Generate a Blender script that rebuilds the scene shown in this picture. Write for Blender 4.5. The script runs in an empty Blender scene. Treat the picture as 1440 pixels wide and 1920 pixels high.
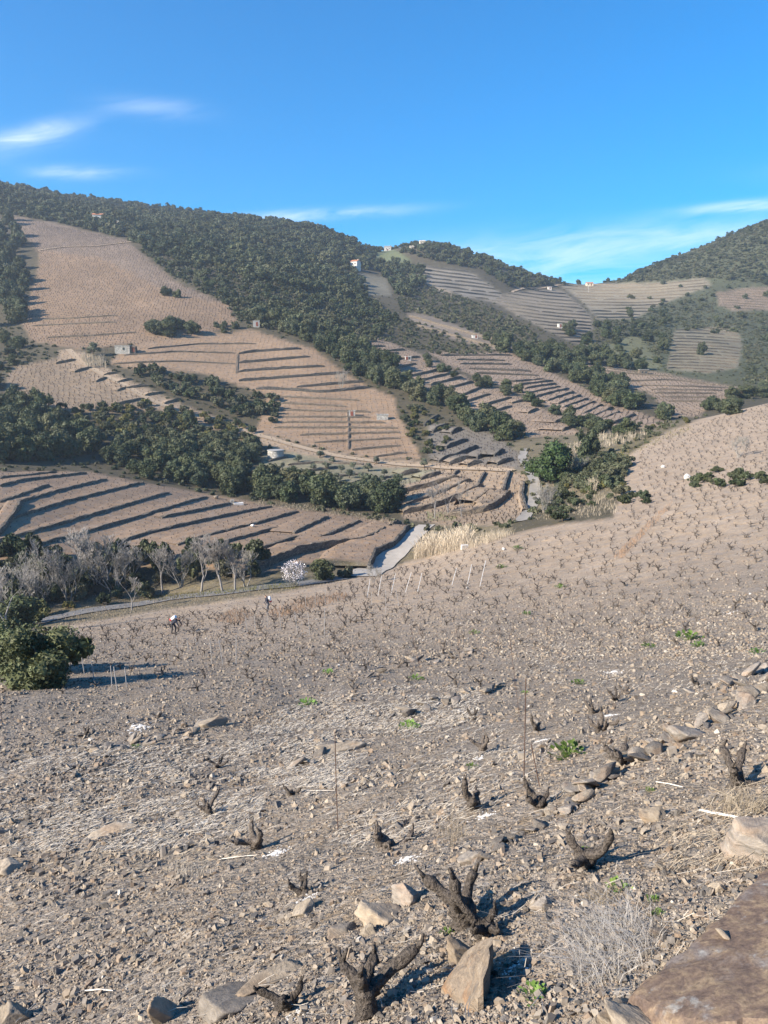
import bpy, math, random
import numpy as np
from mathutils import Vector, Matrix, Euler
from mathutils.bvhtree import BVHTree

R = math.radians
rnd = random.Random(7)
npr = np.random.default_rng(11)
scene = bpy.context.scene
COL = scene.collection

# ------------------------------------------------------------------ camera
PITCH = R(10.0)
F = 1442.0                      # focal length in photo pixels (1440 x 1920)
cam_d = bpy.data.cameras.new('camera')
cam_d.sensor_fit = 'VERTICAL'
cam_d.sensor_height = 24.0
cam_d.lens = 24.0 * F / 1920.0
cam_d.clip_start = 0.05
cam_d.clip_end = 20000.0
cam = bpy.data.objects.new('camera', cam_d)
cam.location = (0, 0, 0)
cam.rotation_euler = (R(90) - PITCH, 0, 0)
COL.objects.link(cam)
scene.camera = cam

# ------------------------------------------------------------------ sky, sun, exposure
SUN_EL, SUN_BACK = R(29), R(27)      # elevation; how far behind the left-hand side the sun stands
sun_to = Vector((-math.cos(SUN_BACK) * math.cos(SUN_EL), -math.sin(SUN_BACK) * math.cos(SUN_EL), math.sin(SUN_EL)))
sd = bpy.data.lights.new('sun', 'SUN')
sd.energy = 5.0
sd.angle = R(0.53)
sd.color = (1.0, 0.885, 0.735)
sun = bpy.data.objects.new('sun', sd)
sun.rotation_euler = sun_to.to_track_quat('Z', 'Y').to_euler()
COL.objects.link(sun)

world = bpy.data.worlds.new('World')
scene.world = world
world.use_nodes = True
WN, WL = world.node_tree.nodes, world.node_tree.links
WN.clear()
sky = WN.new('ShaderNodeTexSky')
sky.sky_type = 'NISHITA'
sky.sun_disc = False
sky.sun_elevation = SUN_EL
sky.sun_rotation = math.atan2(sun_to.x, sun_to.y)
sky.altitude = 200
sky.air_density = 1.0
sky.dust_density = 0.25
sky.ozone_density = 4.0
bg = WN.new('ShaderNodeBackground')
bg.inputs['Strength'].default_value = 0.104
wout = WN.new('ShaderNodeOutputWorld')
WL.new(bg.outputs[0], wout.inputs[0])

scene.view_settings.view_transform = 'Standard'
scene.view_settings.look = 'None'
scene.view_settings.exposure = 1.15
scene.view_settings.gamma = 1.0
scene.view_settings.use_curve_mapping = False
scene.cycles.max_bounces = 5
scene.cycles.diffuse_bounces = 3
scene.cycles.transparent_max_bounces = 4
scene.cycles.use_denoising = True


# ------------------------------------------------------------------ projection helpers (photo pixels <-> rays)
CP, SP = math.cos(PITCH), math.sin(PITCH)


def ray_dir(px, py):
    xc = (px - 720.0) / F
    yc = -(py - 960.0) / F
    return Vector((xc, CP + yc * SP, -SP + yc * CP))


def T_of(py):                       # z / Y along a photo row
    yc = -(np.asarray(py, float) - 960.0) / F
    return (-SP + yc * CP) / (CP + yc * SP)


def u_of(px, py):                   # X / Y
    yc = -(np.asarray(py, float) - 960.0) / F
    return ((np.asarray(px, float) - 720.0) / F) / (CP + yc * SP)


def to_px(X, Y, Z):
    X, Y, Z = np.asarray(X, float), np.asarray(Y, float), np.asarray(Z, float)
    d = Y * CP - Z * SP
    up = Y * SP + Z * CP
    d = np.maximum(d, 1e-3)
    return 720.0 + F * X / d, 960.0 - F * up / d


# cirrus streaks, laid out by direction on the sky (u = x/y, t = z/y)
def wmath(op, a, b=None, c=None):
    n = WN.new('ShaderNodeMath')
    n.operation = op
    for i, v in enumerate((a, b, c)):
        if v is None:
            continue
        if isinstance(v, (int, float)):
            n.inputs[i].default_value = v
        else:
            WL.new(v, n.inputs[i])
    return n.outputs[0]


tc = WN.new('ShaderNodeTexCoord')
sep = WN.new('ShaderNodeSeparateXYZ')
WL.new(tc.outputs['Generated'], sep.inputs[0])
su = wmath('DIVIDE', sep.outputs[0], sep.outputs[1])
st = wmath('DIVIDE', sep.outputs[2], sep.outputs[1])
cmb = WN.new('ShaderNodeCombineXYZ')
WL.new(wmath('MULTIPLY', su, 5.0), cmb.inputs[0])
WL.new(wmath('ADD', wmath('MULTIPLY', st, 26.0), wmath('MULTIPLY', su, -4.0)), cmb.inputs[1])
nz = WN.new('ShaderNodeTexNoise')
nz.inputs['Scale'].default_value = 1.6
nz.inputs['Detail'].default_value = 7
nz.inputs['Roughness'].default_value = 0.62
nz.inputs['Distortion'].default_value = 0.6
WL.new(cmb.outputs[0], nz.inputs['Vector'])
acc = None
for cx, cy, a, b, tilt, s in ((60, 254, 85, 17, .2, .8), (285, 203, 80, 16, -.06, .3), (150, 323, 70, 10, .0, .7),
                              (575, 404, 150, 9, .06, .8), (1400, 386, 100, 9, .08, .8), (1260, 438, 330, 26, .06, .4),
                              (1100, 492, 420, 38, .03, .6), (-420, 330, 260, 26, .1, .9), (1900, 300, 260, 24, .05, .7),
                              (2300, 420, 300, 40, .05, .6), (-900, 200, 300, 40, .1, .7)):
    u0, t0 = float(u_of(cx, cy)), float(T_of(cy))
    du = wmath('SUBTRACT', su, u0)
    dt = wmath('SUBTRACT', st, t0)
    dt = wmath('SUBTRACT', dt, wmath('MULTIPLY', du, tilt))
    q = wmath('ADD', wmath('POWER', wmath('ABSOLUTE', wmath('MULTIPLY', du, F / a)), 2.0),
              wmath('POWER', wmath('ABSOLUTE', wmath('MULTIPLY', dt, F / b)), 2.0))
    g = wmath('MULTIPLY', wmath('EXPONENT', wmath('MULTIPLY', q, -1.0)), s)
    acc = g if acc is None else wmath('ADD', acc, g)
ncl = wmath('MULTIPLY', wmath('SUBTRACT', nz.outputs['Fac'], 0.28), 2.4)
fac = WN.new('ShaderNodeClamp')
WL.new(wmath('MULTIPLY', acc, ncl), fac.inputs[0])
wmix = WN.new('ShaderNodeMix')
wmix.data_type = 'RGBA'
WL.new(wmath('MULTIPLY', fac.outputs[0], 0.85), wmix.inputs[0])
hs = WN.new('ShaderNodeHueSaturation')
hs.inputs['Saturation'].default_value = 1.76
hs.inputs['Value'].default_value = 1.0
WL.new(sky.outputs[0], hs.inputs['Color'])
WL.new(hs.outputs[0], wmix.inputs[6])
wmix.inputs[7].default_value = (6.4, 6.9, 7.4, 1)
WL.new(wmix.outputs[2], bg.inputs['Color'])


# ------------------------------------------------------------------ noise (numpy)
def _hash(ix, iy, seed):
    n = (ix.astype(np.int64) * 374761393 + iy.astype(np.int64) * 668265263 + seed * 1442695041) & 0x7fffffff
    n = ((n ^ (n >> 13)) * 1274126177) & 0x7fffffff
    n = n ^ (n >> 16)
    return (n & 0xffff) / 65535.0


def vnoise(x, y, seed=0):
    x, y = np.asarray(x, float), np.asarray(y, float)
    ix, iy = np.floor(x), np.floor(y)
    fx, fy = x - ix, y - iy
    fx = fx * fx * (3 - 2 * fx)
    fy = fy * fy * (3 - 2 * fy)
    a, b = _hash(ix, iy, seed), _hash(ix + 1, iy, seed)
    c, d = _hash(ix, iy + 1, seed), _hash(ix + 1, iy + 1, seed)
    return (a + (b - a) * fx) * (1 - fy) + (c + (d - c) * fx) * fy - 0.5


def fbm(x, y, seed=0, octs=3):
    s, a = 0, 1.0
    for o in range(octs):
        s = s + a * vnoise(x * 2 ** o, y * 2 ** o, seed + o * 17)
        a *= 0.5
    return s


def smooth(a, b, x):
    t = np.clip((np.asarray(x, float) - a) / (b - a), 0, 1)
    return t * t * (3 - 2 * t)


# ------------------------------------------------------------------ terrain: contour rows of the valley
def plane(X, Y):                       # the slope around the photographer's feet
    return -1.7 - 0.40 * Y + 0.32 * X


C7 = (0, 240, 480, 720, 960, 1200, 1440)
ROWS = [
    (24, C7, (1318, 1312, 1305, 1295, 1275, 1245, 1210)),
    (36, C7, (1258, 1248, 1235, 1222, 1200, 1165, 1125)),
    (50, C7, (1222, 1208, 1192, 1172, 1148, 1105, 1060)),
    (72, C7, (1192, 1172, 1148, 1118, 1080, 1030, 975)),
    (90, C7, (1178, 1150, 1122, 1098, 1038, 985, 925)),
    (102, C7, (1152, 1138, 1106, 1084, 1014, 962, 904)),
    (108, C7, (1112, 1126, 1093, 1078, 1005, 950, 893)),
    (120, C7, (1030, 1064, 1053, 1060, 988, 930, 872)),
    (135, C7, (960, 1010, 1015, 1020, 972, 905, 850)),
    (150, C7, (922, 965, 985, 986, 957, 882, 828)),
    (165, C7, (898, 930, 962, 966, 932, 862, 806)),
    (180, C7, (880, 908, 944, 942, 905, 846, 786)),
    (195, C7, (862, 890, 918, 918, 878, 830, 770)),
    (215, C7, (836, 862, 886, 888, 850, 812, 756)),
    (240, C7, (802, 818, 842, 846, 822, 800, 763)),
    (270, C7, (750, 766, 790, 792, 785, 786, 768)),
    (300, C7, (706, 712, 738, 742, 748, 765, 763)),
    (340, C7, (656, 655, 672, 690, 714, 738, 745)),
    (400, C7, (594, 588, 602, 640, 668, 698, 712)),
    (460, C7, (538, 532, 548, 603, 630, 664, 684)),
    (520, C7, (484, 484, 512, 575, 600, 632, 655)),
    (600, C7, (428, 444, 480, 547, 576, 602, 624)),
    (680, C7, (388, 420, 450, 517, 558, 578, 590)),
    (760, (0, 240, 480, 640, 720, 800, 900, 1000, 1100, 1200, 1300, 1440),
          (362, 406, 432, 470, 496, 492, 505, 540, 556, 553, 540, 530)),
    (850, (0, 240, 480, 600, 720, 790, 900, 960, 1040, 1100, 1160, 1200, 1300, 1440, 1740),
          (350, 398, 416, 434, 474, 458, 482, 505, 526, 533, 527, 512, 485, 440, 340)),
    (930, (0, 240, 480, 600, 720, 790, 900, 960, 1040, 1100, 1160, 1200, 1300, 1440, 1740),
          (346, 396, 414, 432, 476, 462, 486, 512, 530, 536, 526, 506, 472, 412, 300)),
    (1020, (0, 480, 720, 960, 1100, 1200, 1440), (352, 420, 490, 530, 552, 512, 412)),
    (1200, (0, 480, 720, 960, 1100, 1200, 1440), (400, 460, 540, 580, 600, 560, 440)),
    (1700, (0, 720, 1440), (560, 620, 580)),
    (2600, (0, 720, 1440), (650, 665, 655)),
    (5200, (0, 720, 1440), (690, 692, 690)),
]


def pchip(xk, yk, x):
    """monotone cubic; yk may be (K,) or (K, M) ; x (N,) -> (N,) or (N, M); clamped outside"""
    xk = np.asarray(xk, float)
    yk = np.asarray(yk, float)
    one = yk.ndim == 1
    if one:
        yk = yk[:, None]
    h = np.diff(xk)[:, None]
    dl = np.diff(yk, axis=0) / h
    m = np.zeros_like(yk)
    m[0], m[-1] = dl[0], dl[-1]
    if len(xk) > 2:
        w1, w2 = 2 * h[1:] + h[:-1], h[1:] + 2 * h[:-1]
        p = dl[:-1] * dl[1:]
        with np.errstate(divide='ignore', invalid='ignore'):
            hm = (w1 + w2) / (w1 / dl[:-1] + w2 / dl[1:])
        m[1:-1] = np.where(p > 0, hm, 0)
    x = np.clip(np.asarray(x, float), xk[0], xk[-1])
    i = np.clip(np.searchsorted(xk, x, side='right') - 1, 0, len(xk) - 2)
    t = ((x - xk[i]) / (xk[i + 1] - xk[i]))[:, None]
    hh = h[i]
    out = ((1 + 2 * t) * (1 - t) ** 2 * yk[i] + t * (1 - t) ** 2 * hh * m[i]
           + t * t * (3 - 2 * t) * yk[i + 1] + t * t * (t - 1) * hh * m[i + 1])
    return out[:, 0] if one else out


UG = np.linspace(-1.0, 1.0, 501)
yk, zk = [], []
for Y0 in (5.0, 8.0):
    yk.append(Y0)
    zk.append(plane(UG * Y0, np.full_like(UG, Y0)))
yk.append(14.0)
zk.append(14.0 * pchip([-.56, -.18, 0, .18, .36, .56], [-.60, -.555, -.525, -.487, -.445, -.405], UG))
for Y0, pxs, pys in ROWS:
    yk.append(float(Y0))
    zk.append(Y0 * pchip(u_of(pxs, pys), T_of(pys), UG))
LYG = np.linspace(math.log(5.0), math.log(5200.0), 900)
ZG = pchip(yk, np.array(zk), np.exp(LYG))         # (900, 501)
YG2, UG2 = np.meshgrid(np.exp(LYG), UG, indexing='ij')
XG2 = UG2 * YG2
far = smooth(60, 220, YG2)
ZG = ZG + far * (2.2 * fbm(XG2 / 70, YG2 / 70, 3, 2) + 0.8 * fbm(XG2 / 22, YG2 / 22, 5, 2)) * smooth(130, 420, YG2)


def height(X, Y):
    X, Y = np.asarray(X, float), np.asarray(Y, float)
    Ys = np.maximum(Y, 5.0)
    fy = np.clip((np.log(Ys) - LYG[0]) / (LYG[1] - LYG[0]), 0, len(LYG) - 1.001)
    fu = np.clip((X / Ys + 1.0) / (UG[1] - UG[0]), 0, len(UG) - 1.001)
    iy, iu = fy.astype(int), fu.astype(int)
    ay, au = fy - iy, fu - iu
    zt = ((ZG[iy, iu] * (1 - au) + ZG[iy, iu + 1] * au) * (1 - ay)
          + (ZG[iy + 1, iu] * (1 - au) + ZG[iy + 1, iu + 1] * au) * ay)
    zp = plane(X, Y)
    z = zp + (zt - zp) * smooth(5.2, 9.5, Y)
    nearw = 1 - smooth(18, 55, Y)
    z = z + nearw * (0.05 * fbm(X / .45, Y / .45, 21, 3) + 0.14 * fbm(X / 2.3, Y / 2.3, 31, 2))
    z = z + (1 - nearw) * 0.25 * fbm(X / 6.0, Y / 6.0, 41, 2) * (1 - smooth(100, 140, Y))
    return z


def h1(x, y):
    return float(height(np.array([x]), np.array([y]))[0])


# ------------------------------------------------------------------ materials
def mat_base(name):
    m = bpy.data.materials.new(name)
    m.use_nodes = True
    nt = m.node_tree
    b = nt.nodes['Principled BSDF']
    b.inputs['Roughness'].default_value = 0.9
    b.inputs['Specular IOR Level'].default_value = 0.2
    return m, nt, b


class NT:
    def __init__(s, nt):
        s.nt = nt

    def new(s, t, **k):
        n = s.nt.nodes.new(t)
        for a, v in k.items():
            setattr(n, a, v)
        return n

    def set(s, sock, v):
        if hasattr(v, 'is_output') or isinstance(v, bpy.types.NodeSocket):
            s.nt.links.new(v, sock)
        else:
            sock.default_value = v

    def noise(s, vec, scale, detail=3, rough=.55, dist=0.0):
        n = s.new('ShaderNodeTexNoise')
        s.set(n.inputs['Vector'], vec)
        n.inputs['Scale'].default_value = scale
        n.inputs['Detail'].default_value = detail
        n.inputs['Roughness'].default_value = rough
        n.inputs['Distortion'].default_value = dist
        return n.outputs['Fac']

    def voro(s, vec, scale, feature='F1', out='Distance'):
        n = s.new('ShaderNodeTexVoronoi', feature=feature)
        s.set(n.inputs['Vector'], vec)
        n.inputs['Scale'].default_value = scale
        return n.outputs[out]

    def math(s, op, a, b=0.0, c=0.0):
        n = s.new('ShaderNodeMath', operation=op)
        for i, v in enumerate((a, b, c)):
            s.set(n.inputs[i], v)
        return n.outputs[0]

    def rng(s, v, a, b, c, d):
        n = s.new('ShaderNodeMapRange')
        s.set(n.inputs[0], v)
        for i, q in enumerate((a, b, c, d)):
            n.inputs[i + 1].default_value = q
        return n.outputs[0]

    def mix(s, f, a, b, blend='MIX'):
        n = s.new('ShaderNodeMix', data_type='RGBA', blend_type=blend)
        s.set(n.inputs[0], f)
        s.set(n.inputs[6], (*a, 1) if isinstance(a, tuple) and len(a) == 3 else a)
        s.set(n.inputs[7], (*b, 1) if isinstance(b, tuple) and len(b) == 3 else b)
        return n.outputs[2]

    def ramp(s, f, stops, interp='LINEAR'):
        n = s.new('ShaderNodeValToRGB')
        s.set(n.inputs[0], f)
        cr = n.color_ramp
        cr.interpolation = interp
        while len(cr.elements) < len(stops):
            cr.elements.new(0.5)
        for e, (p, c) in zip(cr.elements, stops):
            e.position = p
            e.color = (*c, 1)
        return n.outputs[0]

    def bump(s, h, strength, dist):
        n = s.new('ShaderNodeBump')
        s.set(n.inputs['Height'], h)
        n.inputs['Strength'].default_value = strength
        n.inputs['Distance'].default_value = dist
        return n.outputs[0]

    def pos(s):
        return s.new('ShaderNodeNewGeometry').outputs['Position']

    def obj(s):
        return s.new('ShaderNodeTexCoord').outputs['Object']

    def rand(s):
        return s.new('ShaderNodeObjectInfo').outputs['Random']


M = {}


def ground_material():
    m, nt, b = mat_base('ground_soil')
    g = NT(nt)
    p = g.pos()
    at = g.new('ShaderNodeAttribute', attribute_name='cover')
    base = at.outputs['Color']
    n1 = g.noise(p, 0.035, 4, .6)
    n2 = g.noise(p, 0.45, 4, .6)
    n3 = g.noise(p, 3.2, 4, .65)
    n4 = g.noise(p, 22.0, 3, .7)
    v = g.math('MULTIPLY', g.rng(n1, .3, .7, .86, 1.14), g.rng(n2, .3, .7, .78, 1.22))
    v = g.math('MULTIPLY', v, g.rng(n3, .3, .7, .66, 1.32))
    v = g.math('MULTIPLY', v, g.rng(n4, .3, .7, .7, 1.3))
    hsv = g.new('ShaderNodeHueSaturation')
    g.set(hsv.inputs['Color'], base)
    g.set(hsv.inputs['Value'], v)
    g.set(hsv.inputs['Saturation'], g.rng(g.noise(p, .9, 3), .3, .7, .75, 1.2))
    # schist chips: cells of their own colour
    vc = g.voro(p, 14.0, out='Color')
    sepc = g.new('ShaderNodeSeparateColor')
    g.set(sepc.inputs[0], vc)
    chip = g.ramp(sepc.outputs[0], [(0, (.10, .095, .09)), (.35, (.20, .18, .16)), (.6, (.30, .26, .21)), (.85, (.24, .2, .17)), (1, (.46, .43, .38))])
    vc2 = g.voro(p, 42.0, out='Color')
    sep2 = g.new('ShaderNodeSeparateColor')
    g.set(sep2.inputs[0], vc2)
    chip = g.mix(.45, chip, g.ramp(sep2.outputs[0], [(0, (.09, .08, .07)), (.5, (.25, .205, .155)), (1, (.42, .36, .29))]))
    stony = g.new('ShaderNodeAttribute', attribute_name='stony').outputs['Fac']
    f = g.math('MULTIPLY', stony, g.rng(sepc.outputs[1], .25, .5, 0, .85))
    col = g.mix(f, hsv.outputs[0], chip)
    g.set(b.inputs['Base Color'], col)
    hgt = g.math('ADD', g.math('MULTIPLY', n4, .5), g.math('ADD', g.math('MULTIPLY', n3, 1.2), g.math('MULTIPLY', g.voro(p, 14.0), -.35)))
    g.set(b.inputs['Normal'], g.bump(hgt, .8, .09))
    b.inputs['Roughness'].default_value = .95
    return m


def stone_material(name, dark, mid, light, rust=(.27, .15, .07), scale=1.0, rustk=.35):
    m, nt, b = mat_base(name)
    g = NT(nt)
    o, r = g.obj(), g.rand()
    mp = g.new('ShaderNodeMapping')
    g.set(mp.inputs[0], o)
    cb = g.new('ShaderNodeCombineXYZ')
    g.set(cb.inputs[0], g.math('MULTIPLY', r, 37.0))
    g.set(cb.inputs[1], g.math('MULTIPLY', r, 11.0))
    g.set(mp.inputs[1], cb.outputs[0])
    mp.inputs[3].default_value = (1, 1, 3.2)
    o = mp.outputs[0]
    n = g.noise(o, 3.0 * scale, 6, .65, .8)
    n2 = g.noise(o, 16 * scale, 4, .7)
    c = g.ramp(n, [(.28, dark), (.5, mid), (.72, light)])
    c = g.mix(g.rng(g.noise(o, 1.7 * scale, 4, .6), .5, .62, 0, rustk), c, rust)
    c = g.mix(g.rng(r, 0, 1, 0, .4), c, mid)
    hv = g.new('ShaderNodeHueSaturation')
    g.set(hv.inputs['Color'], c)
    g.set(hv.inputs['Value'], g.math('MULTIPLY', g.rng(n2, .3, .7, .75, 1.25), g.rng(g.math('FRACT', g.math('MULTIPLY', r, 7.3)), 0, 1, .7, 1.3)))
    g.set(b.inputs['Base Color'], hv.outputs[0])
    g.set(b.inputs['Normal'], g.bump(g.math('ADD', n, g.math('MULTIPLY', n2, .4)), .7, .03))
    b.inputs['Roughness'].default_value = .85
    return m


def pebble_material():
    m, nt, b = mat_base('schist_chips')
    g = NT(nt)
    r = g.rand()
    c = g.ramp(r, [(0, (.09, .085, .08)), (.2, (.18, .16, .14)), (.4, (.245, .21, .17)), (.6, (.29, .245, .19)),
                   (.8, (.22, .165, .12)), (.93, (.30, .255, .20)), (.99, (.35, .31, .255)), (1, (.5, .47, .42))])
    n = g.noise(g.obj(), 2.5, 3)
    hv = g.new('ShaderNodeHueSaturation')
    g.set(hv.inputs['Color'], c)
    g.set(hv.inputs['Value'], g.rng(n, .3, .7, .75, 1.2))
    g.set(b.inputs['Base Color'], hv.outputs[0])
    b.inputs['Roughness'].default_value = .85
    return m


def wall_material(name, a, b_, c_, scale=2.6):
    m, nt, b = mat_base(name)
    g = NT(nt)
    p = g.pos()
    mp = g.new('ShaderNodeMapping')
    g.set(mp.inputs[0], p)
    mp.inputs[3].default_value = (1, 1, 2.2)
    vc = g.voro(mp.outputs[0], scale, out='Color')
    sc = g.new('ShaderNodeSeparateColor')
    g.set(sc.inputs[0], vc)
    c = g.ramp(sc.outputs[0], [(0, a), (.5, b_), (1, c_)])
    e = g.voro(mp.outputs[0], scale, feature='DISTANCE_TO_EDGE')
    joint = g.rng(e, 0, .09, .45, 1)
    hv = g.new('ShaderNodeHueSaturation')
    g.set(hv.inputs['Color'], c)
    g.set(hv.inputs['Value'], joint)
    g.set(b.inputs['Base Color'], hv.outputs[0])
    g.set(b.inputs['Normal'], g.bump(g.math('ADD', g.rng(e, 0, .15, 0, 1), g.noise(p, 9, 3)), .9, .12))
    return m


def leaf_material(name, cols, sat=1.0, transl=.12):
    m, nt, b = mat_base(name)
    g = NT(nt)
    r, p = g.rand(), g.pos()
    c = g.ramp(r, cols)
    n = g.noise(p, 1.1, 3, .6)
    n2 = g.noise(p, .12, 2)
    n3 = g.noise(p, 7.0, 2)
    n0 = g.noise(p, .016, 3, .6)
    c = g.mix(g.rng(n0, .42, .62, 0, .3), c, tuple(v * 1.25 + .012 for v in cols[-1][1]))
    hv = g.new('ShaderNodeHueSaturation')
    g.set(hv.inputs['Color'], c)
    g.set(hv.inputs['Value'], g.math('MULTIPLY', g.rng(n, .3, .7, .6, 1.45), g.math('MULTIPLY', g.rng(n2, .3, .7, .85, 1.15), g.rng(n3, .3, .7, .7, 1.35))))
    g.set(hv.inputs['Hue'], g.rng(n2, .3, .7, .485, .515))
    hv.inputs['Saturation'].default_value = sat
    g.set(b.inputs['Base Color'], hv.outputs[0])
    b.inputs['Roughness'].default_value = .6
    b.inputs['Specular IOR Level'].default_value = .25
    tr = g.new('ShaderNodeBsdfTranslucent')
    g.set(tr.inputs[0], hv.outputs[0])
    mx = g.new('ShaderNodeMixShader')
    mx.inputs[0].default_value = transl
    out = nt.nodes['Material Output']
    nt.links.new(b.outputs[0], mx.inputs[1])
    nt.links.new(tr.outputs[0], mx.inputs[2])
    nt.links.new(mx.outputs[0], out.inputs[0])
    return m


def plain_material(name, col, var=.25, scale=6.0, rough=.85, space='obj', bump=0.0, spec=.2, rand=0.0):
    m, nt, b = mat_base(name)
    g = NT(nt)
    p = g.obj() if space == 'obj' else g.pos()
    n = g.noise(p, scale, 4, .6)
    hv = g.new('ShaderNodeHueSaturation')
    hv.inputs['Color'].default_value = (*col, 1)
    v = g.rng(n, .3, .7, 1 - var, 1 + var)
    if rand:
        v = g.math('MULTIPLY', v, g.rng(g.rand(), 0, 1, 1 - rand, 1 + rand))
    g.set(hv.inputs['Value'], v)
    g.set(b.inputs['Base Color'], hv.outputs[0])
    b.inputs['Roughness'].default_value = rough
    b.inputs['Specular IOR Level'].default_value = spec
    if bump:
        g.set(b.inputs['Normal'], g.bump(n, bump, .05))
    return m


def road_material(name, a, b_, scale=.8):
    m, nt, b = mat_base(name)
    g = NT(nt)
    p = g.pos()
    n = g.math('ADD', g.math('MULTIPLY', g.noise(p, scale, 5, .65), .7), g.math('MULTIPLY', g.noise(p, scale * 9, 3, .7), .3))
    g.set(b.inputs['Base Color'], g.ramp(n, [(.3, a), (.7, b_)]))
    return m


M['ground'] = ground_material()
M['stone'] = stone_material('schist_stone', (.10, .095, .088), (.205, .18, .152), (.34, .30, .25))
M['stone_tan'] = stone_material('tan_schist_stone', (.15, .125, .095), (.265, .22, .165), (.36, .31, .245), rust=(.28, .165, .085))
M['slab'] = stone_material('rusty_schist_slab', (.12, .085, .062), (.25, .17, .11), (.40, .30, .19), rust=(.20, .21, .21), scale=5.5, rustk=.6)
def slab_material():
    m, nt, b = mat_base('rusty_schist_slab')
    g = NT(nt)
    o = g.obj()
    n1 = g.noise(o, 5.0, 5, .6, .3)
    n2 = g.noise(o, 14.0, 5, .65, .4)
    n3 = g.noise(o, 60.0, 4, .7)
    c = g.ramp(n2, [(.32, (.085, .062, .052)), (.48, (.14, .10, .075)), (.6, (.205, .15, .10)), (.72, (.27, .205, .135))])
    c = g.mix(g.rng(n1, .5, .64, 0, .75), c, (.19, .165, .15))
    c = g.mix(g.rng(g.noise(o, 9.0, 4, .6, .2), .60, .68, 0, .6), c, (.30, .30, .28))
    c = g.mix(g.rng(g.noise(o, 26.0, 3, .6), .62, .7, 0, .7), c, (.08, .06, .05))
    hv = g.new('ShaderNodeHueSaturation')
    g.set(hv.inputs['Color'], c)
    g.set(hv.inputs['Value'], g.rng(n3, .3, .7, .72, 1.3))
    g.set(b.inputs['Base Color'], hv.outputs[0])
    g.set(b.inputs['Normal'], g.bump(g.math('ADD', n2, g.math('MULTIPLY', n3, .25)), .35, .02))
    b.inputs['Roughness'].default_value = .7
    return m


M['slab'] = slab_material()
M['pebble'] = pebble_material()
M['wall'] = wall_material('dry_stone_wall', (.15, .12, .092), (.215, .175, .13), (.30, .25, .19))
M['wall_grey'] = wall_material('grey_dry_stone_wall', (.07, .066, .06), (.125, .115, .10), (.20, .185, .16))
M['oak'] = leaf_material('holm_oak_leaves', [(0, (.034, .046, .021)), (.35, (.050, .066, .028)), (.6, (.074, .086, .038)), (.8, (.060, .078, .044)), (1, (.108, .108, .052))])
M['scrub'] = leaf_material('maquis_leaves', [(0, (.055, .068, .034)), (.5, (.082, .092, .048)), (1, (.122, .116, .068))])
M['olive'] = leaf_material('grey_green_leaves', [(0, (.10, .115, .075)), (1, (.14, .15, .10))])
M['pine'] = leaf_material('pine_needles', [(0, (.038, .062, .019)), (1, (.046, .072, .023))])
M['yellow'] = leaf_material('yellow_green_scrub_leaves', [(0, (.085, .09, .035)), (1, (.15, .135, .04))])
M['weed'] = leaf_material('fresh_green_leaves', [(0, (.09, .16, .03)), (1, (.14, .22, .05))], transl=.25)
M['bark'] = plain_material('dark_bark', (.085, .065, .05), .35, 8, rand=.2)
M['bare'] = plain_material('pale_grey_bark', (.27, .25, .23), .3, 3, rand=.2)
M['bare_dark'] = plain_material('grey_brown_twigs', (.26, .245, .22), .3, 3, rand=.2)
M['blossom'] = plain_material('white_almond_blossom', (.75, .70, .70), .1, 3)
M['vine'] = plain_material('vine_bark', (.125, .105, .088), .6, 34, bump=1.0, rand=.3)
M['vine_far'] = plain_material('dark_vine_wood', (.055, .045, .038), .3, 6, rand=.3)
M['straw'] = plain_material('dry_straw', (.33, .275, .20), .3, 9, rand=.35)
M['straw_grey'] = plain_material('bleached_grass', (.40, .36, .30), .25, 9, rand=.3)
M['reed'] = plain_material('dry_reed', (.44, .37, .275), .25, 2, rand=.2)
M['bush'] = leaf_material('olive_green_leaves', [(0, (.075, .085, .036)), (1, (.095, .105, .046))])
M['rust_grass'] = plain_material('reddish_dead_grass', (.25, .165, .105), .3, 4, rand=.3)
M['cane'] = plain_material('pale_cane', (.62, .57, .50), .15, 5)
M['rust'] = plain_material('rusty_iron', (.10, .06, .045), .3, 30)
M['tuft'] = plain_material('silver_dry_grass', (.47, .435, .385), .25, 9, rand=.2)
M['stake'] = plain_material('galvanised_stake', (.55, .56, .57), .1, 10, rough=.45, spec=.5)
M['stake_grey'] = plain_material('weathered_grey_stake', (.33, .32, .31), .2, 10, rough=.6)
M['lime'] = plain_material('white_ash', (.62, .60, .56), .12, 30)
M['road'] = road_material('grey_asphalt', (.12, .118, .115), (.21, .205, .20))
M['concrete'] = road_material('pale_concrete', (.29, .262, .225), (.42, .385, .335), .5)
M['lane'] = road_material('worn_grey_lane', (.20, .185, .165), (.31, .285, .25), .5)
M['track'] = road_material('tan_dirt_track', (.31, .235, .16), (.40, .31, .215))
M['white'] = plain_material('white_render', (.60, .57, .52), .12, 1.5)
M['cream'] = plain_material('cream_render', (.62, .54, .42), .12, 1.5)
M['hutwall'] = wall_material('whitewashed_stone', (.42, .39, .34), (.55, .52, .46), (.66, .63, .57), 1.6)
M['tile'] = plain_material('orange_roof_tile', (.45, .19, .10), .3, 3)
M['door'] = plain_material('red_brown_door', (.22, .075, .05), .2, 6)
M['dark'] = plain_material('dark_opening', (.02, .02, .022), .1, 6)
M['glass'] = plain_material('window_glass', (.03, .04, .05), .05, 6, rough=.1, spec=.5)
M['wood'] = plain_material('weathered_wood', (.24, .195, .145), .3, 10)
M['grey'] = plain_material('grey_concrete', (.34, .33, .31), .2, 3)


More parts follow.
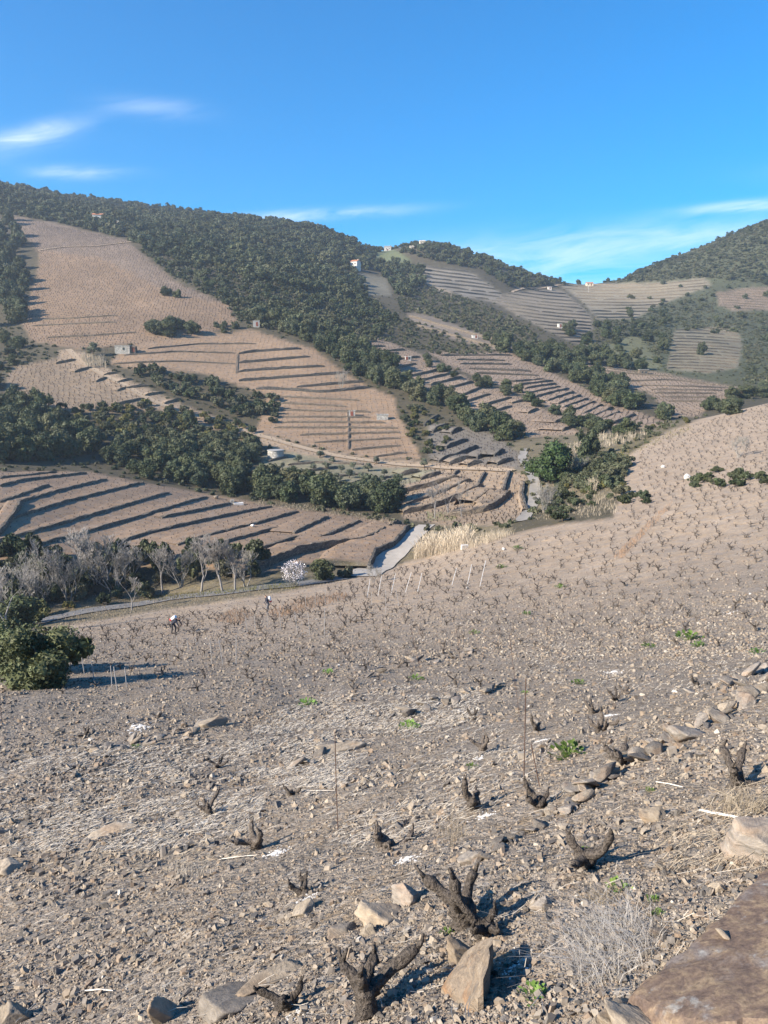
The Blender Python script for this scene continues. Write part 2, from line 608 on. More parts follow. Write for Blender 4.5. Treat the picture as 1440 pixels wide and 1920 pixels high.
# ------------------------------------------------------------------ object helpers
def tag(o, label, cat=None, group=None, kind=None):
    if label:
        o['label'] = label
    if cat:
        o['category'] = cat
    if group:
        o['group'] = group
    if kind:
        o['kind'] = kind
    return o


def mk_mesh(name, V, Fc, mat, smooth_=False):
    me = bpy.data.meshes.new(name)
    V = np.asarray(V, np.float32)
    if isinstance(Fc, np.ndarray):
        k = Fc.shape[1]
        me.vertices.add(len(V))
        me.vertices.foreach_set('co', V.ravel())
        me.loops.add(Fc.size)
        me.loops.foreach_set('vertex_index', Fc.astype(np.int32).ravel())
        me.polygons.add(len(Fc))
        me.polygons.foreach_set('loop_start', np.arange(0, Fc.size, k, dtype=np.int32))
        me.polygons.foreach_set('loop_total', np.full(len(Fc), k, np.int32))
        me.update(calc_edges=True)
    else:
        me.from_pydata([tuple(map(float, v)) for v in V], [], Fc)
        me.update()
    if smooth_:
        me.polygons.foreach_set('use_smooth', np.ones(len(me.polygons), bool))
    if mat is not None:
        for mm in (mat if isinstance(mat, (list, tuple)) else [mat]):
            me.materials.append(mm)
    return me


def link(name, data, parent=None, loc=None, rot=None, scl=None):
    o = bpy.data.objects.new(name, data)
    COL.objects.link(o)
    if parent:
        o.parent = parent
    if loc is not None:
        o.location = loc
    if rot is not None:
        o.rotation_euler = rot
    if scl is not None:
        o.scale = (scl, scl, scl) if isinstance(scl, (int, float)) else scl
    return o


def empty(name, loc, rz=0, scl=1.0):
    o = link(name, None, None, loc, (0, 0, rz), scl)
    o.empty_display_size = .3
    return o


class MB:
    """collects pieces of ONE mesh"""
    def __init__(s):
        s.V, s.F, s.mi = [], [], []

    def add(s, V, Fc, mi=0):
        o = len(s.V)
        s.V += [tuple(v) for v in V]
        s.F += [tuple(i + o for i in f) for f in Fc]
        s.mi += [mi] * len(Fc)

    def box(s, c, d, rz=0, mi=0, jit=0.0):
        x, y, z = d[0] / 2, d[1] / 2, d[2] / 2
        ca, sa = math.cos(rz), math.sin(rz)
        V = []
        for sx, sy, sz in ((-1, -1, -1), (1, -1, -1), (1, 1, -1), (-1, 1, -1), (-1, -1, 1), (1, -1, 1), (1, 1, 1), (-1, 1, 1)):
            a, b = sx * x + rnd.uniform(-jit, jit), sy * y + rnd.uniform(-jit, jit)
            V.append((c[0] + a * ca - b * sa, c[1] + a * sa + b * ca, c[2] + sz * z + rnd.uniform(-jit, jit)))
        s.add(V, [(0, 3, 2, 1), (4, 5, 6, 7), (0, 1, 5, 4), (1, 2, 6, 5), (2, 3, 7, 6), (3, 0, 4, 7)], mi)

    def tube(s, pts, rad, n=6, mi=0, cap=True, knob=0.0):
        pts = [Vector(p) for p in pts]
        V, Fc = [], []
        prev = None
        for i, p in enumerate(pts):
            t = (pts[min(i + 1, len(pts) - 1)] - pts[max(i - 1, 0)])
            if t.length < 1e-9:
                t = Vector((0, 0, 1))
            t.normalize()
            if prev is None:
                a = t.orthogonal().normalized()
            else:
                a = (prev - t * prev.dot(t))
                a = a.normalized() if a.length > 1e-6 else t.orthogonal().normalized()
            prev = a
            b = t.cross(a)
            for k in range(n):
                th = 2 * math.pi * k / n
                r = rad[i] * (1 + rnd.uniform(-knob, knob))
                V.append(p + a * (math.cos(th) * r) + b * (math.sin(th) * r))
        for i in range(len(pts) - 1):
            for k in range(n):
                Fc.append((i * n + k, i * n + (k + 1) % n, (i + 1) * n + (k + 1) % n, (i + 1) * n + k))
        if cap:
            Fc.append(tuple(range(n - 1, -1, -1)))
            Fc.append(tuple((len(pts) - 1) * n + k for k in range(n)))
        s.add(V, Fc, mi)

    def mesh(s, name, mats, smooth_=False):
        me = mk_mesh(name, s.V, s.F, mats, smooth_)
        if len(set(s.mi)) > 1:
            me.polygons.foreach_set('material_index', s.mi)
        return me

    def build(s, name, mats, parent=None, loc=None, rot=None, smooth_=False):
        return link(name, s.mesh(name, mats, smooth_), parent, loc, rot)


def scatter(name, P, rot, scl, idx, variants):
    """one uncountable mass: geometry-node instances of the variant meshes on points"""
    me = bpy.data.meshes.new(name)
    me.vertices.add(len(P))
    me.vertices.foreach_set('co', np.asarray(P, np.float32).ravel())
    for nm, ty, arr in (('rot', 'FLOAT_VECTOR', rot), ('scl', 'FLOAT_VECTOR', scl)):
        a = me.attributes.new(nm, ty, 'POINT')
        a.data.foreach_set('vector', np.asarray(arr, np.float32).ravel())
    a = me.attributes.new('idx', 'INT', 'POINT')
    a.data.foreach_set('value', np.asarray(idx, np.int32))
    o = link(name, me)
    ng = bpy.data.node_groups.new(name + '_scatter', 'GeometryNodeTree')
    ng.interface.new_socket('Geometry', in_out='INPUT', socket_type='NodeSocketGeometry')
    ng.interface.new_socket('Geometry', in_out='OUTPUT', socket_type='NodeSocketGeometry')
    N, L = ng.nodes, ng.links
    gi, go = N.new('NodeGroupInput'), N.new('NodeGroupOutput')
    iop = N.new('GeometryNodeInstanceOnPoints')
    iop.inputs['Pick Instance'].default_value = True
    jg = N.new('GeometryNodeJoinGeometry')
    for me_v in variants:
        src = bpy.data.objects.new(me_v.name + '_source', me_v)
        oi = N.new('GeometryNodeObjectInfo')
        oi.inputs['Object'].default_value = src
        oi.inputs['As Instance'].default_value = True
        L.new(oi.outputs['Geometry'], jg.inputs[0])
    L.new(jg.outputs[0], iop.inputs['Instance'])
    for nm, ty, sock in (('rot', 'FLOAT_VECTOR', 'Rotation'), ('scl', 'FLOAT_VECTOR', 'Scale'), ('idx', 'INT', 'Instance Index')):
        na = N.new('GeometryNodeInputNamedAttribute')
        na.data_type = ty
        na.inputs['Name'].default_value = nm
        L.new(na.outputs[0], iop.inputs[sock])
    L.new(gi.outputs[0], iop.inputs['Points'])
    L.new(iop.outputs[0], go.inputs[0])
    md = o.modifiers.new('scatter', 'NODES')
    md.node_group = ng
    return o


def inside(poly, x, y):
    x, y = np.asarray(x, float), np.asarray(y, float)
    r = np.zeros(x.shape, bool)
    n = len(poly)
    for i in range(n):
        x0, y0 = poly[i]
        x1, y1 = poly[(i + 1) % n]
        if y0 == y1:
            continue
        c = ((y0 > y) != (y1 > y)) & (x < (x1 - x0) * (y - y0) / (y1 - y0) + x0)
        r ^= c
    return r


ORD = ['lowest', 'second', 'third', 'fourth', 'fifth', 'sixth', 'seventh', 'eighth', 'ninth', 'tenth', 'eleventh', 'twelfth', 'thirteenth',
       'fourteenth', 'fifteenth', 'sixteenth', 'seventeenth', 'eighteenth', 'nineteenth', 'twentieth', 'twenty-first', 'twenty-second',
       'twenty-third', 'twenty-fourth', 'twenty-fifth', 'twenty-sixth', 'twenty-seventh', 'twenty-eighth', 'twenty-ninth', 'thirtieth', 'thirty-first', 'thirty-second', 'thirty-third', 'thirty-fourth', 'thirty-fifth', 'thirty-sixth', 'thirty-seventh', 'thirty-eighth']

# ------------------------------------------------------------------ ground cover regions (photo outlines of the fields, read off onto the slope)
NEAR = [(-400, 1260), (0, 1205), (60, 1184), (280, 1146), (520, 1112), (690, 1077), (770, 1052), (960, 1002), (1040, 985), (1150, 972), (1160, 930),
        (1180, 850), (1260, 805), (1340, 775), (1440, 745), (1900, 640), (1900, 4000), (-800, 4000)]
FIELD_A = [(-300, 885), (170, 884), (300, 912), (480, 943), (760, 982), (772, 995), (700, 1066), (560, 1056), (470, 1080), (330, 1060), (200, 1066), (-300, 1080)]
FIELD_B = [(265, 640), (380, 628), (470, 618), (540, 640), (590, 655), (640, 695), (690, 725), (740, 745), (742, 770), (765, 815), (790, 862), (700, 858), (590, 838),
           (480, 808), (500, 740), (440, 720), (380, 700), (240, 690), (205, 680), (230, 655)]
FIELD_U = [(28, 408), (110, 424), (235, 452), (255, 470), (330, 530), (430, 573), (446, 607), (390, 626), (270, 645), (150, 655), (60, 640), (38, 600), (60, 545), (76, 480)]
FIELD_L = [(20, 690), (110, 672), (190, 705), (310, 760), (280, 770), (160, 775), (80, 760), (10, 735)]
FIELD_C = [(645, 630), (700, 628), (790, 665), (880, 710), (960, 738), (1070, 790), (1085, 815), (975, 822), (910, 785), (850, 760), (800, 728), (750, 712), (700, 672)]
FIELD_D = [(805, 800), (900, 800), (975, 850), (975, 880), (820, 876), (800, 850)]
FIELD_E = [(800, 660), (960, 662), (1040, 700), (1130, 745), (1230, 785), (1250, 800), (1160, 806), (1080, 782), (960, 730), (890, 705), (840, 685)]
FIELD_F = [(1040, 672), (1100, 680), (1260, 702), (1400, 730), (1330, 760), (1310, 782), (1260, 780), (1215, 735), (1130, 715)]
FIELD_G = [(912, 560), (960, 548), (1050, 543), (1085, 570), (1112, 600), (1105, 650), (1070, 642), (1010, 612), (960, 585)]
FIELD_H = [(1050, 535), (1260, 528), (1320, 520), (1335, 535), (1240, 570), (1190, 598), (1120, 598), (1090, 565)]
FIELD_I = [(1265, 618), (1380, 612), (1392, 640), (1385, 690), (1330, 700), (1250, 692)]
FIELD_J = [(1340, 548), (1400, 540), (1480, 535), (1480, 580), (1380, 582), (1350, 575)]
FIELD_K = [(780, 498), (880, 510), (925, 540), (945, 555), (920, 565), (870, 555), (830, 540), (790, 520)]
FIELD_P = [(735, 915), (800, 880), (960, 884), (985, 890), (985, 965), (940, 985), (830, 985), (755, 972)]
ORCHARD = [(490, 850), (600, 846), (720, 872), (830, 882), (740, 925), (600, 915), (500, 890)]
PATH_BANK = [(110, 655), (160, 660), (215, 700), (330, 755), (430, 790), (560, 835), (700, 860), (960, 876), (960, 890), (700, 876), (560, 852), (420, 812), (300, 770),
             (180, 712), (110, 680)]
FIELD_T = [(760, 585), (800, 590), (880, 618), (960, 645), (960, 665), (880, 645), (780, 612)]
MEADOW1 = [(690, 462), (740, 468), (775, 490), (735, 500), (700, 480)]
MEADOW2 = [(672, 512), (725, 520), (735, 555), (690, 552)]
MEADOW3 = [(1130, 650), (1200, 620), (1240, 690), (1190, 700)]
SOILS = [   # polygon, base colour, stony
    (FIELD_A, (.29, .20, .13), .25), (FIELD_B, (.325, .222, .14), .1), (FIELD_U, (.27, .185, .118), .1), (FIELD_L, (.285, .21, .138), .1),
    (FIELD_C, (.325, .24, .168), .1), (FIELD_D, (.165, .145, .12), .2), (FIELD_E, (.345, .253, .178), .1), (FIELD_F, (.34, .252, .175), .1),
    ([(775, 500), (800, 505), (842, 538), (848, 556), (822, 547), (785, 522)], (.36, .28, .19), 0), ([(752, 538), (775, 528), (790, 540), (765, 556)], (.33, .25, .17), 0),
    (FIELD_G, (.25, .208, .15), .1), (FIELD_H, (.27, .23, .16), .0), (FIELD_I, (.225, .195, .13), .0), (FIELD_J, (.26, .195, .14), .0),
    (FIELD_K, (.27, .235, .185), .0), (FIELD_P, (.315, .235, .16), .1), (ORCHARD, (.235, .215, .14), .1), (PATH_BANK, (.35, .26, .175), .1),
    (FIELD_T, (.26, .205, .15), .0), ([(20, 404), (110, 420), (238, 450), (258, 470), (335, 532), (425, 572), (300, 540), (185, 482), (70, 468)], (.235, .175, .128), .1), (MEADOW1, (.16, .18, .09), 0), (MEADOW2, (.20, .18, .13), 0), (MEADOW3, (.15, .15, .08), 0),
]


def cover_of(X, Y, Z):
    px, py = to_px(X, Y, Z)
    c = np.empty(X.shape + (3,))
    st_ = np.zeros(X.shape)
    # wooded slopes: litter and low growth; the right-hand hill is paler
    w = smooth(1050, 1250, px)[..., None] * smooth(300, 420, Y)[..., None]
    c[:] = np.array((.084, .072, .045)) * (1 - w) + np.array((.078, .084, .046)) * w
    verge = inside([(-300, 1190), (300, 1100), (700, 1060), (800, 985), (1000, 960), (1160, 930), (1180, 840), (1300, 790), (1250, 785), (960, 830), (960, 1000), (520, 1115), (60, 1195), (-300, 1240)], px, py) & (Y < 260)
    c[verge] = (.15, .125, .078)
    wob = 5.0 * np.stack([fbm(X / 9, Y / 9, 51, 2), fbm(X / 9, Y / 9, 61, 2)])
    OFF = ((-3, -1), (3, 1), (-1, 2), (1, -2), (0, 0))

    def soft(poly, sel):
        f = np.zeros(X.shape)
        bx = [q[0] for q in poly]
        by = [q[1] for q in poly]
        cand = sel & (px > min(bx) - 12) & (px < max(bx) + 12) & (py > min(by) - 12) & (py < max(by) + 12)
        if cand.any():
            a, b2, w0, w1 = px[cand], py[cand], wob[0][cand], wob[1][cand]
            f[cand] = sum(inside(poly, a + w0 + ox, b2 + w1 * .6 + oy) for ox, oy in OFF) / len(OFF)
        return f
    for poly, col, s in SOILS:
        f = soft(poly, Y > 110)
        c = c * (1 - f[..., None]) + np.array(col) * .86 * f[..., None]
        st_ = st_ * (1 - f) + s * f
    nr = np.maximum(soft(NEAR, Y < 235), Y < 60)
    k = smooth(12, 75, Y)[..., None]
    c_near = np.array((.22, .174, .127)) * (1 - k) + np.array((.335, .255, .18)) * k
    c = c * (1 - nr[..., None]) + c_near * nr[..., None]
    st_ = st_ * (1 - nr) + (0.9 - .5 * smooth(20, 90, Y)) * nr
    return c, st_


ys = np.concatenate([np.linspace(-9, 2.0, 40)[:-1], np.exp(np.linspace(math.log(2.0), math.log(1300), 560)), np.exp(np.linspace(math.log(1340), math.log(1900), 10))])
ss = np.concatenate([np.linspace(-1.15, -.62, 26)[:-1], np.linspace(-.62, .62, 390), np.linspace(.62, 1.15, 26)[1:]])
SS, YY = np.meshgrid(ss, ys)
XX = SS * (YY + 10.0 - 9.0 * smooth(10, 120, YY))
ZZ = height(XX, YY)
V = np.stack([XX, YY, ZZ], -1).reshape(-1, 3)
nr_, nc_ = XX.shape
ii = (np.arange(nr_ - 1)[:, None] * nc_ + np.arange(nc_ - 1)[None, :]).ravel()
FQ = np.stack([ii, ii + 1, ii + nc_ + 1, ii + nc_], -1)
gme = mk_mesh('ground', V, FQ, M['ground'], True)
cv, stn = cover_of(XX, YY, ZZ)
ca_ = gme.attributes.new('cover', 'FLOAT_COLOR', 'POINT')
ca_.data.foreach_set('color', np.concatenate([cv.reshape(-1, 3), np.ones((V.shape[0], 1))], 1).astype(np.float32).ravel())
sa_ = gme.attributes.new('stony', 'FLOAT', 'POINT')
sa_.data.foreach_set('value', stn.astype(np.float32).ravel())
ground = tag(link('ground', gme), 'stony brown vineyard ground of the valley and its hills', kind='structure')

bvh_V = [V]
bvh_F = [FQ]
bvh = BVHTree.FromPolygons([tuple(v) for v in V.tolist()], FQ.tolist())
ORG = Vector((0, 0, 0))


def at(px, py, tree=None):
    h = (tree or bvh).ray_cast(ORG, ray_dir(px, py).normalized(), 8000)
    if h[0] is None:
        d = ray_dir(px, py)
        p = d * (900 / d.y)
        return Vector((p.x, p.y, h1(p.x, p.y)))
    return h[0]


def drop(x, y, tree=None):
    h = (tree or bvh2).ray_cast(Vector((x, y, 900)), Vector((0, 0, -1)), 3000)
    return h[0].z if h[0] is not None else h1(x, y)


# ------------------------------------------------------------------ roads and tracks (structure)
def resample(P, step):
    P = [Vector(p) for p in P]
    out = [P[0]]
    for a, b in zip(P[:-1], P[1:]):
        n = max(1, int((b - a).length / step))
        for k in range(1, n + 1):
            out.append(a.lerp(b, k / n))
    # round the corners
    if len(out) > 4:
        for _ in range(2):
            out = [out[0]] + [(out[i - 1] + out[i] * 2 + out[i + 1]) / 4 for i in range(1, len(out) - 1)] + [out[-1]]
    return out


extra_V, extra_F = [], []


def ribbon(name, pxs, width, mat, label, lift=.13):
    P = resample([at(*q) for q in pxs], 2.0)
    Vv, Fc = [], []
    K = 5
    for i, p in enumerate(P):
        t = P[min(i + 1, len(P) - 1)] - P[max(i - 1, 0)]
        n = Vector((-t.y, t.x, 0)).normalized()
        w = width[0] + (width[1] - width[0]) * i / (len(P) - 1)
        zc = drop(p.x, p.y, bvh)
        for k in range(K):
            e = (k / (K - 1) - .5) * w * (1 + .05 * math.sin(i * 1.7 + k))
            q = p + n * e
            z = drop(q.x, q.y, bvh)
            Vv.append((q.x, q.y, max(z, z * .4 + zc * .6) + lift))
    for i in range(len(P) - 1):
        for k in range(K - 1):
            a = i * K + k
            Fc.append((a, a + 1, a + K + 1, a + K))
    extra_V.append(np.array(Vv))
    extra_F.append(np.array(Fc))
    me = mk_mesh(name, Vv, Fc, mat, True)
    return tag(link(name, me), label, kind='structure')


ribbon('road', [(60, 1172), (120, 1156), (230, 1139), (330, 1121), (450, 1110), (560, 1098), (640, 1085)], (3.6, 3.6), M['road'], 'grey asphalt lane below the bare trees')
ribbon('ford', [(672, 1082), (715, 1058), (748, 1032), (775, 1005), (800, 985)], (5.6, 3.4), M['concrete'], 'pale concrete ford beside the reeds')
ribbon('road', [(978, 978), (990, 962), (1002, 935), (1003, 905), (992, 880), (978, 860), (984, 842)], (2.5, 2.2), M['lane'],
       'pale valley lane winding past the round pine')
ribbon('path', [(128, 655), (150, 678), (200, 706), (270, 744), (310, 762), (370, 782), (430, 797), (480, 815), (560, 838), (640, 857), (720, 868), (800, 874), (900, 880), (960, 884)],
       (2.6, 3.0), M['track'], 'tan dirt track running down past the stone hut')
ribbon('path', [(72, 470), (120, 463), (180, 462), (235, 455), (250, 453)], (3.0, 3.0), M['track'], 'pale track crossing the upper vineyard')
ribbon('path', [(960, 548), (985, 540), (1010, 541), (1060, 533)], (3.0, 3.0), M['track'], 'pale track leading up to the saddle')

# ------------------------------------------------------------------ terrace walls: a stone face, and the levelled earth behind it
WALL_N = {}


def terrace(pts, h, label, group, grey=False, step=1.6, facing=None, thick=.45, maxrun=9.0, bvh_add=True, name='terrace_wall'):
    fine = []
    for a, b in zip(pts[:-1], pts[1:]):
        nseg = max(1, int(math.dist(a, b) / 22))
        fine += [(a[0] + (b[0] - a[0]) * k / nseg, a[1] + (b[1] - a[1]) * k / nseg) for k in range(nseg)]
    P3 = [at(*q) for q in fine + [pts[-1]]]
    P = resample([Vector((p.x, p.y, 0)) for p in P3], step)
    n_ = len(P)
    if n_ < 3:
        P = [P[0], P[0].lerp(P[-1], .5), P[-1]]
        n_ = 3
    tot = P[-1] - P[0]
    nn = Vector((tot.y, -tot.x, 0)).normalized()
    PA = np.array([(p.x, p.y) for p in P])
    n0 = np.array((nn.x, nn.y))
    ga = float(np.sum(height(*(PA + n0 * 2.5).T) - height(*(PA - n0 * 2.5).T)))
    if (facing is None and ga > 0) or (facing is not None and nn.dot(Vector(facing)) < 0):
        nn = -nn
    sgn = 1 if nn.dot(Vector((tot.y, -tot.x, 0))) > 0 else -1
    TA = np.gradient(PA, axis=0)
    NA = np.stack([TA[:, 1], -TA[:, 0]], 1) * sgn
    NA /= np.maximum(np.linalg.norm(NA, axis=1, keepdims=True), 1e-6)
    e = np.minimum(np.arange(n_), n_ - 1 - np.arange(n_)) / max(1, n_ - 1)
    hl = h * (.82 + .22 * npr.random(n_) + .15 * vnoise(PA[:, 0] / 7, PA[:, 1] / 7, 9)) * np.minimum(1.0, .6 + e * 9)
    Z0 = height(*PA.T)
    top = Z0 + hl
    J = lambda s=.06: npr.uniform(-s, s, n_)
    c2 = lambda q, z: np.stack([q[:, 0], q[:, 1], z], 1)
    fb = PA + NA * (.16 + J(.04))[:, None]
    fm = PA + NA * (.09 + J(.06))[:, None]
    ft = PA + NA * J(.05)[:, None]
    bk = PA - NA * thick
    VW = np.stack([c2(fb, np.minimum(Z0, height(*fb.T)) - .4), c2(fm + np.stack([J(.1), J(.1)], 1), Z0 + hl * .5), c2(ft + np.stack([J(), J()], 1), top + J(.13)),
                   c2(bk + np.stack([J(), J()], 1), top + J(.07)), c2(bk, Z0 - .4)], 1).reshape(-1, 3)
    slope = np.maximum(.02, (height(*(PA - NA * 3).T) - Z0) / 3)
    run = np.minimum(maxrun, hl / (slope * .8) * 1.25)
    K = 6
    VE = np.zeros((n_, K, 3))
    for k in range(K):
        r = thick * .8 + run * k / (K - 1)
        q = PA - NA * r[:, None]
        zt = height(*q.T)
        zb = top - .07 + .2 * slope * r
        if k == K - 1:
            zb = np.minimum(zb, zt - .12)
        VE[:, k] = c2(q, np.maximum(zb, zt - .12))
    VE = VE.reshape(-1, 3)
    FW, FE = [], []
    for i in range(n_ - 1):
        a = i * 5
        for k in range(4):
            FW.append((a + k, a + k + 1, a + 5 + k + 1, a + 5 + k))
        b = i * K
        for k in range(K - 1):
            FE.append((b + k, b + k + 1, b + K + k + 1, b + K + k))
    FW += [(0, 1, 2, 3, 4), tuple((n_ - 1) * 5 + k for k in (4, 3, 2, 1, 0))]
    mw = M['wall_grey'] if grey else M['wall']
    root = empty(name, (P[n_ // 2].x, P[n_ // 2].y, h1(P[n_ // 2].x, P[n_ // 2].y)))
    c = root.location
    VWa, VEa = np.array(VW), np.array(VE)
    fc = link('stone_face', mk_mesh('stone_face', VWa - np.array(c), FW, mw), root)
    me = mk_mesh('earth_bench', VEa - np.array(c), FE, M['ground'], True)
    cvr, st_ = cover_of(VEa[:, 0], VEa[:, 1], VEa[:, 2] * 0 + height(VEa[:, 0], VEa[:, 1]))
    a_ = me.attributes.new('cover', 'FLOAT_COLOR', 'POINT')
    a_.data.foreach_set('color', np.concatenate([cvr, np.ones((len(VE), 1))], 1).astype(np.float32).ravel())
    a_ = me.attributes.new('stony', 'FLOAT', 'POINT')
    a_.data.foreach_set('value', st_.astype(np.float32))
    link('earth_bench', me, root)
    if bvh_add:
        extra_V.append(VEa)
        extra_F.append(np.array(FE))
    tag(root, label, 'wall', group, 'thing')
    return root


def terraces(lines, h, where, group, **k):
    # number from the bottom of the picture upwards
    order = sorted(range(len(lines)), key=lambda i: -sum(q[1] for q in lines[i]) / len(lines[i]))
    for r_, i in enumerate(order):
        hh = h if not isinstance(lines[i][-1], (int, float)) else lines[i][-1]
        terrace(lines[i], hh, (ORD[r_] + ' terrace wall from the bottom ' if r_ else 'lowest stone terrace wall ') + where, group, **k)


A_LINES = [[(0, 898), (55, 892), (107, 887)], [(0, 913), (43, 902), (87, 897), (163, 888)], [(0, 943), (23, 936), (60, 922), (92, 911)],
           [(0, 958), (40, 942), (117, 920), (200, 900)], [(-60, 1005), (0, 987), (27, 972), (133, 940), (270, 906)], [(-60, 1033), (0, 1017), (110, 985), (200, 960), (317, 925)],
           [(-60, 1062), (0, 1047), (110, 1013), (233, 980), (388, 932)], [(303, 972), (367, 960), (443, 943)], [(203, 1025), (283, 1000), (393, 975), (463, 960), (510, 951)],
           [(333, 1023), (433, 995), (480, 984), (560, 960)], [(393, 1026), (480, 1003), (523, 991)], [(552, 1001), (617, 970)], [(440, 1044), (480, 1033), (563, 1007)],
           [(588, 1017), (677, 978)]]
terraces(A_LINES, .55, 'in the left vineyard above the bare trees', 'terrace walls of the left vineyard', step=1.2, facing=(1, -.6, 0), maxrun=6)
terrace([(440, 1086), (480, 1073), (550, 1042), (597, 1030), (647, 1024), (693, 1017), (733, 995), (752, 983)], 1.35, 'long high dry stone wall along the foot of the left vineyard', 'terrace walls of the left vineyard', step=1.0, facing=(1, -.9, 0), maxrun=5)
terrace([(694, 1068), (707, 1039), (738, 1028), (756, 1008), (768, 991)], 1.2, 'straight retaining wall rising beside the pale concrete ford', 'terrace walls of the left vineyard', grey=True, step=1.0, facing=(1, -.3, 0))
terrace([(43, 944), (27, 972), (-4, 1010)], 1.1, 'diagonal stone drain wall crossing the left terraces', 'terrace walls of the left vineyard', facing=(1, -.4, 0), maxrun=2.5)

B_LINES = [[(277, 655), (367, 646), (480, 645)], [(233, 667), (333, 660), (440, 663)], [(213, 683), (333, 678), (440, 683)], [(448, 664), (480, 660), (565, 655)],
           [(448, 681), (480, 679), (582, 670)], [(448, 698), (480, 695), (608, 688)], [(448, 715), (480, 713), (655, 700)], [(557, 727), (682, 717)],
           [(480, 730), (530, 731), (607, 737), (693, 728)], [(525, 745), (672, 752)], [(525, 757), (647, 763)], [(530, 770), (693, 774)], [(530, 783), (693, 784)],
           [(530, 793), (722, 794)], [(513, 803), (745, 804)], [(563, 817), (748, 812)], [(590, 831), (748, 823)], [(660, 845), (750, 837)], [(700, 858), (762, 850)]]
terraces(B_LINES[3:9], 1.15, 'in the upper right of the middle vineyard', 'high terrace walls of the middle vineyard', step=2.0, grey=True)
terraces(B_LINES[:3], .7, 'in the upper left of the middle vineyard', 'low terrace walls beside the hut', step=2.0)
terraces(B_LINES[9:], .75, 'in the lower middle vineyard', 'terrace walls of the middle vineyard', step=2.0)
terrace([(653, 772), (655, 800), (655, 843)], .45, 'upright stone drain wall dividing the middle vineyard', 'terrace walls of the middle vineyard', facing=(1, 0, 0), maxrun=.5)
terrace([(444, 664), (443, 682), (442, 700)], .4, 'short pale stone stair wall in the upper middle vineyard', 'terrace walls of the middle vineyard', facing=(-1, -.2, 0), maxrun=.5)
C_LINES = [[(647, 636), (687, 632)], [(653, 645), (707, 641)], [(680, 653), (722, 650)], [(693, 661), (760, 657)], [(713, 668), (748, 663)], [(720, 678), (787, 670)],
           [(740, 692), (780, 683)], [(763, 708), (800, 700), (830, 693)], [(787, 715), (850, 700)], [(807, 723), (867, 708)], [(830, 732), (888, 717)], [(847, 750), (880, 738), (910, 725)],
           [(867, 757), (920, 740)], [(897, 764), (960, 747)], [(913, 777), (960, 763)], [(960, 757), (987, 752)], [(1040, 794), (1063, 783)], [(1055, 809), (1084, 798)], [(990, 776), (1010, 768)]]
terraces(C_LINES, 1.0, 'on the spur right of the oak gully', 'terrace walls of the spur', step=2.0, facing=(.5, -.9, 0))
D_LINES = [[(837, 842), (878, 827)], [(823, 868), (862, 856), (897, 840)], [(843, 872), (892, 858)], [(877, 876), (903, 868)], [(895, 862), (928, 848)], [(928, 858), (947, 848)], [(933, 873), (962, 864)],
           [(796, 800), (812, 790), (826, 783)], [(812, 812), (842, 798)], [(846, 815), (866, 806)]]
terraces(D_LINES, 1.5, 'on the grey slope left of the lane', 'terrace walls of the grey slope', grey=True, step=1.6, facing=(.6, -.8, 0), maxrun=5)
E_LINES = [[(827, 667), (960, 667)], [(857, 675), (947, 677)], [(863, 683), (960, 684)], [(880, 692), (997, 697)], [(893, 701), (1010, 705)], [(930, 713), (960, 717), (1023, 712)],
           [(970, 723), (1037, 715)], [(983, 730), (1043, 720)], [(993, 738), (1050, 726)], [(1003, 746), (1067, 729)], [(1027, 753), (1077, 736)], [(1047, 759), (1090, 742)],
           [(1057, 766), (1103, 748)], [(1073, 773), (1116, 754)], [(1093, 779), (1131, 760)], [(1110, 785), (1150, 765)], [(1127, 790), (1163, 773)], [(1150, 795), (1192, 778)],
           [(1165, 799), (1222, 784)], [(1187, 806), (1242, 793)]]
terraces(E_LINES, .95, 'in the central vineyard above the reeds', 'terrace walls of the central vineyard', step=2.4)
F_LINES = [[(1107, 687), (1150, 693), (1200, 698)], [(1117, 695), (1200, 703), (1262, 707)], [(1147, 718), (1178, 708)], [(1160, 716), (1260, 713), (1338, 722)], [(1200, 723), (1366, 728)],
           [(1222, 731), (1354, 733)], [(1228, 738), (1343, 739)], [(1247, 745), (1328, 746)], [(1255, 753), (1320, 754)], [(1040, 676), (1075, 682), (1100, 690)]]
terraces(F_LINES, .8, 'in the vineyard below the right hill', 'terrace walls of the right valley vineyard', step=2.4)
P_LINES = [[(750, 893), (787, 885)], [(790, 900), (827, 889)], [(740, 927), (797, 915), (862, 897)], [(757, 953), (800, 940), (850, 919), (884, 903)], [(757, 964), (813, 953), (873, 931), (906, 912)],
           [(890, 945), (930, 922)], [(833, 970), (880, 965), (920, 958), (947, 938), (957, 926)]]
terraces(P_LINES, 1.3, 'on the rounded terraces beside the lane', 'terrace walls of the rounded terraces', step=1.3, facing=(.6, -.8, 0), maxrun=5)
for k, (l, w) in enumerate([([(898, 910), (911, 888)], 'short dark stone step wall on the bank above the rounded terraces'), ([(945, 926), (951, 905), (958, 885)], 'tall dark stone wall facing the lane beside the rounded terraces'),
                            ([(852, 892), (862, 884)], 'stubby stone step wall at the top of the rounded terraces'), ([(990, 958), (981, 930), (985, 905)], 'dark retaining wall along the left edge of the pale lane')]):
    terrace(l, .8, w, 'step walls beside the lane', facing=(1, -.2, 0), maxrun=.9, step=1.2, grey=True)
O_LINES = [[(505, 866), (540, 858)], [(540, 873), (600, 868), (680, 872)], [(545, 889), (640, 877)], [(590, 899), (690, 889)], [(650, 910), (735, 895)]]
terraces(O_LINES, .7, 'among the olive trees', 'terrace walls of the olive orchard', step=1.6)
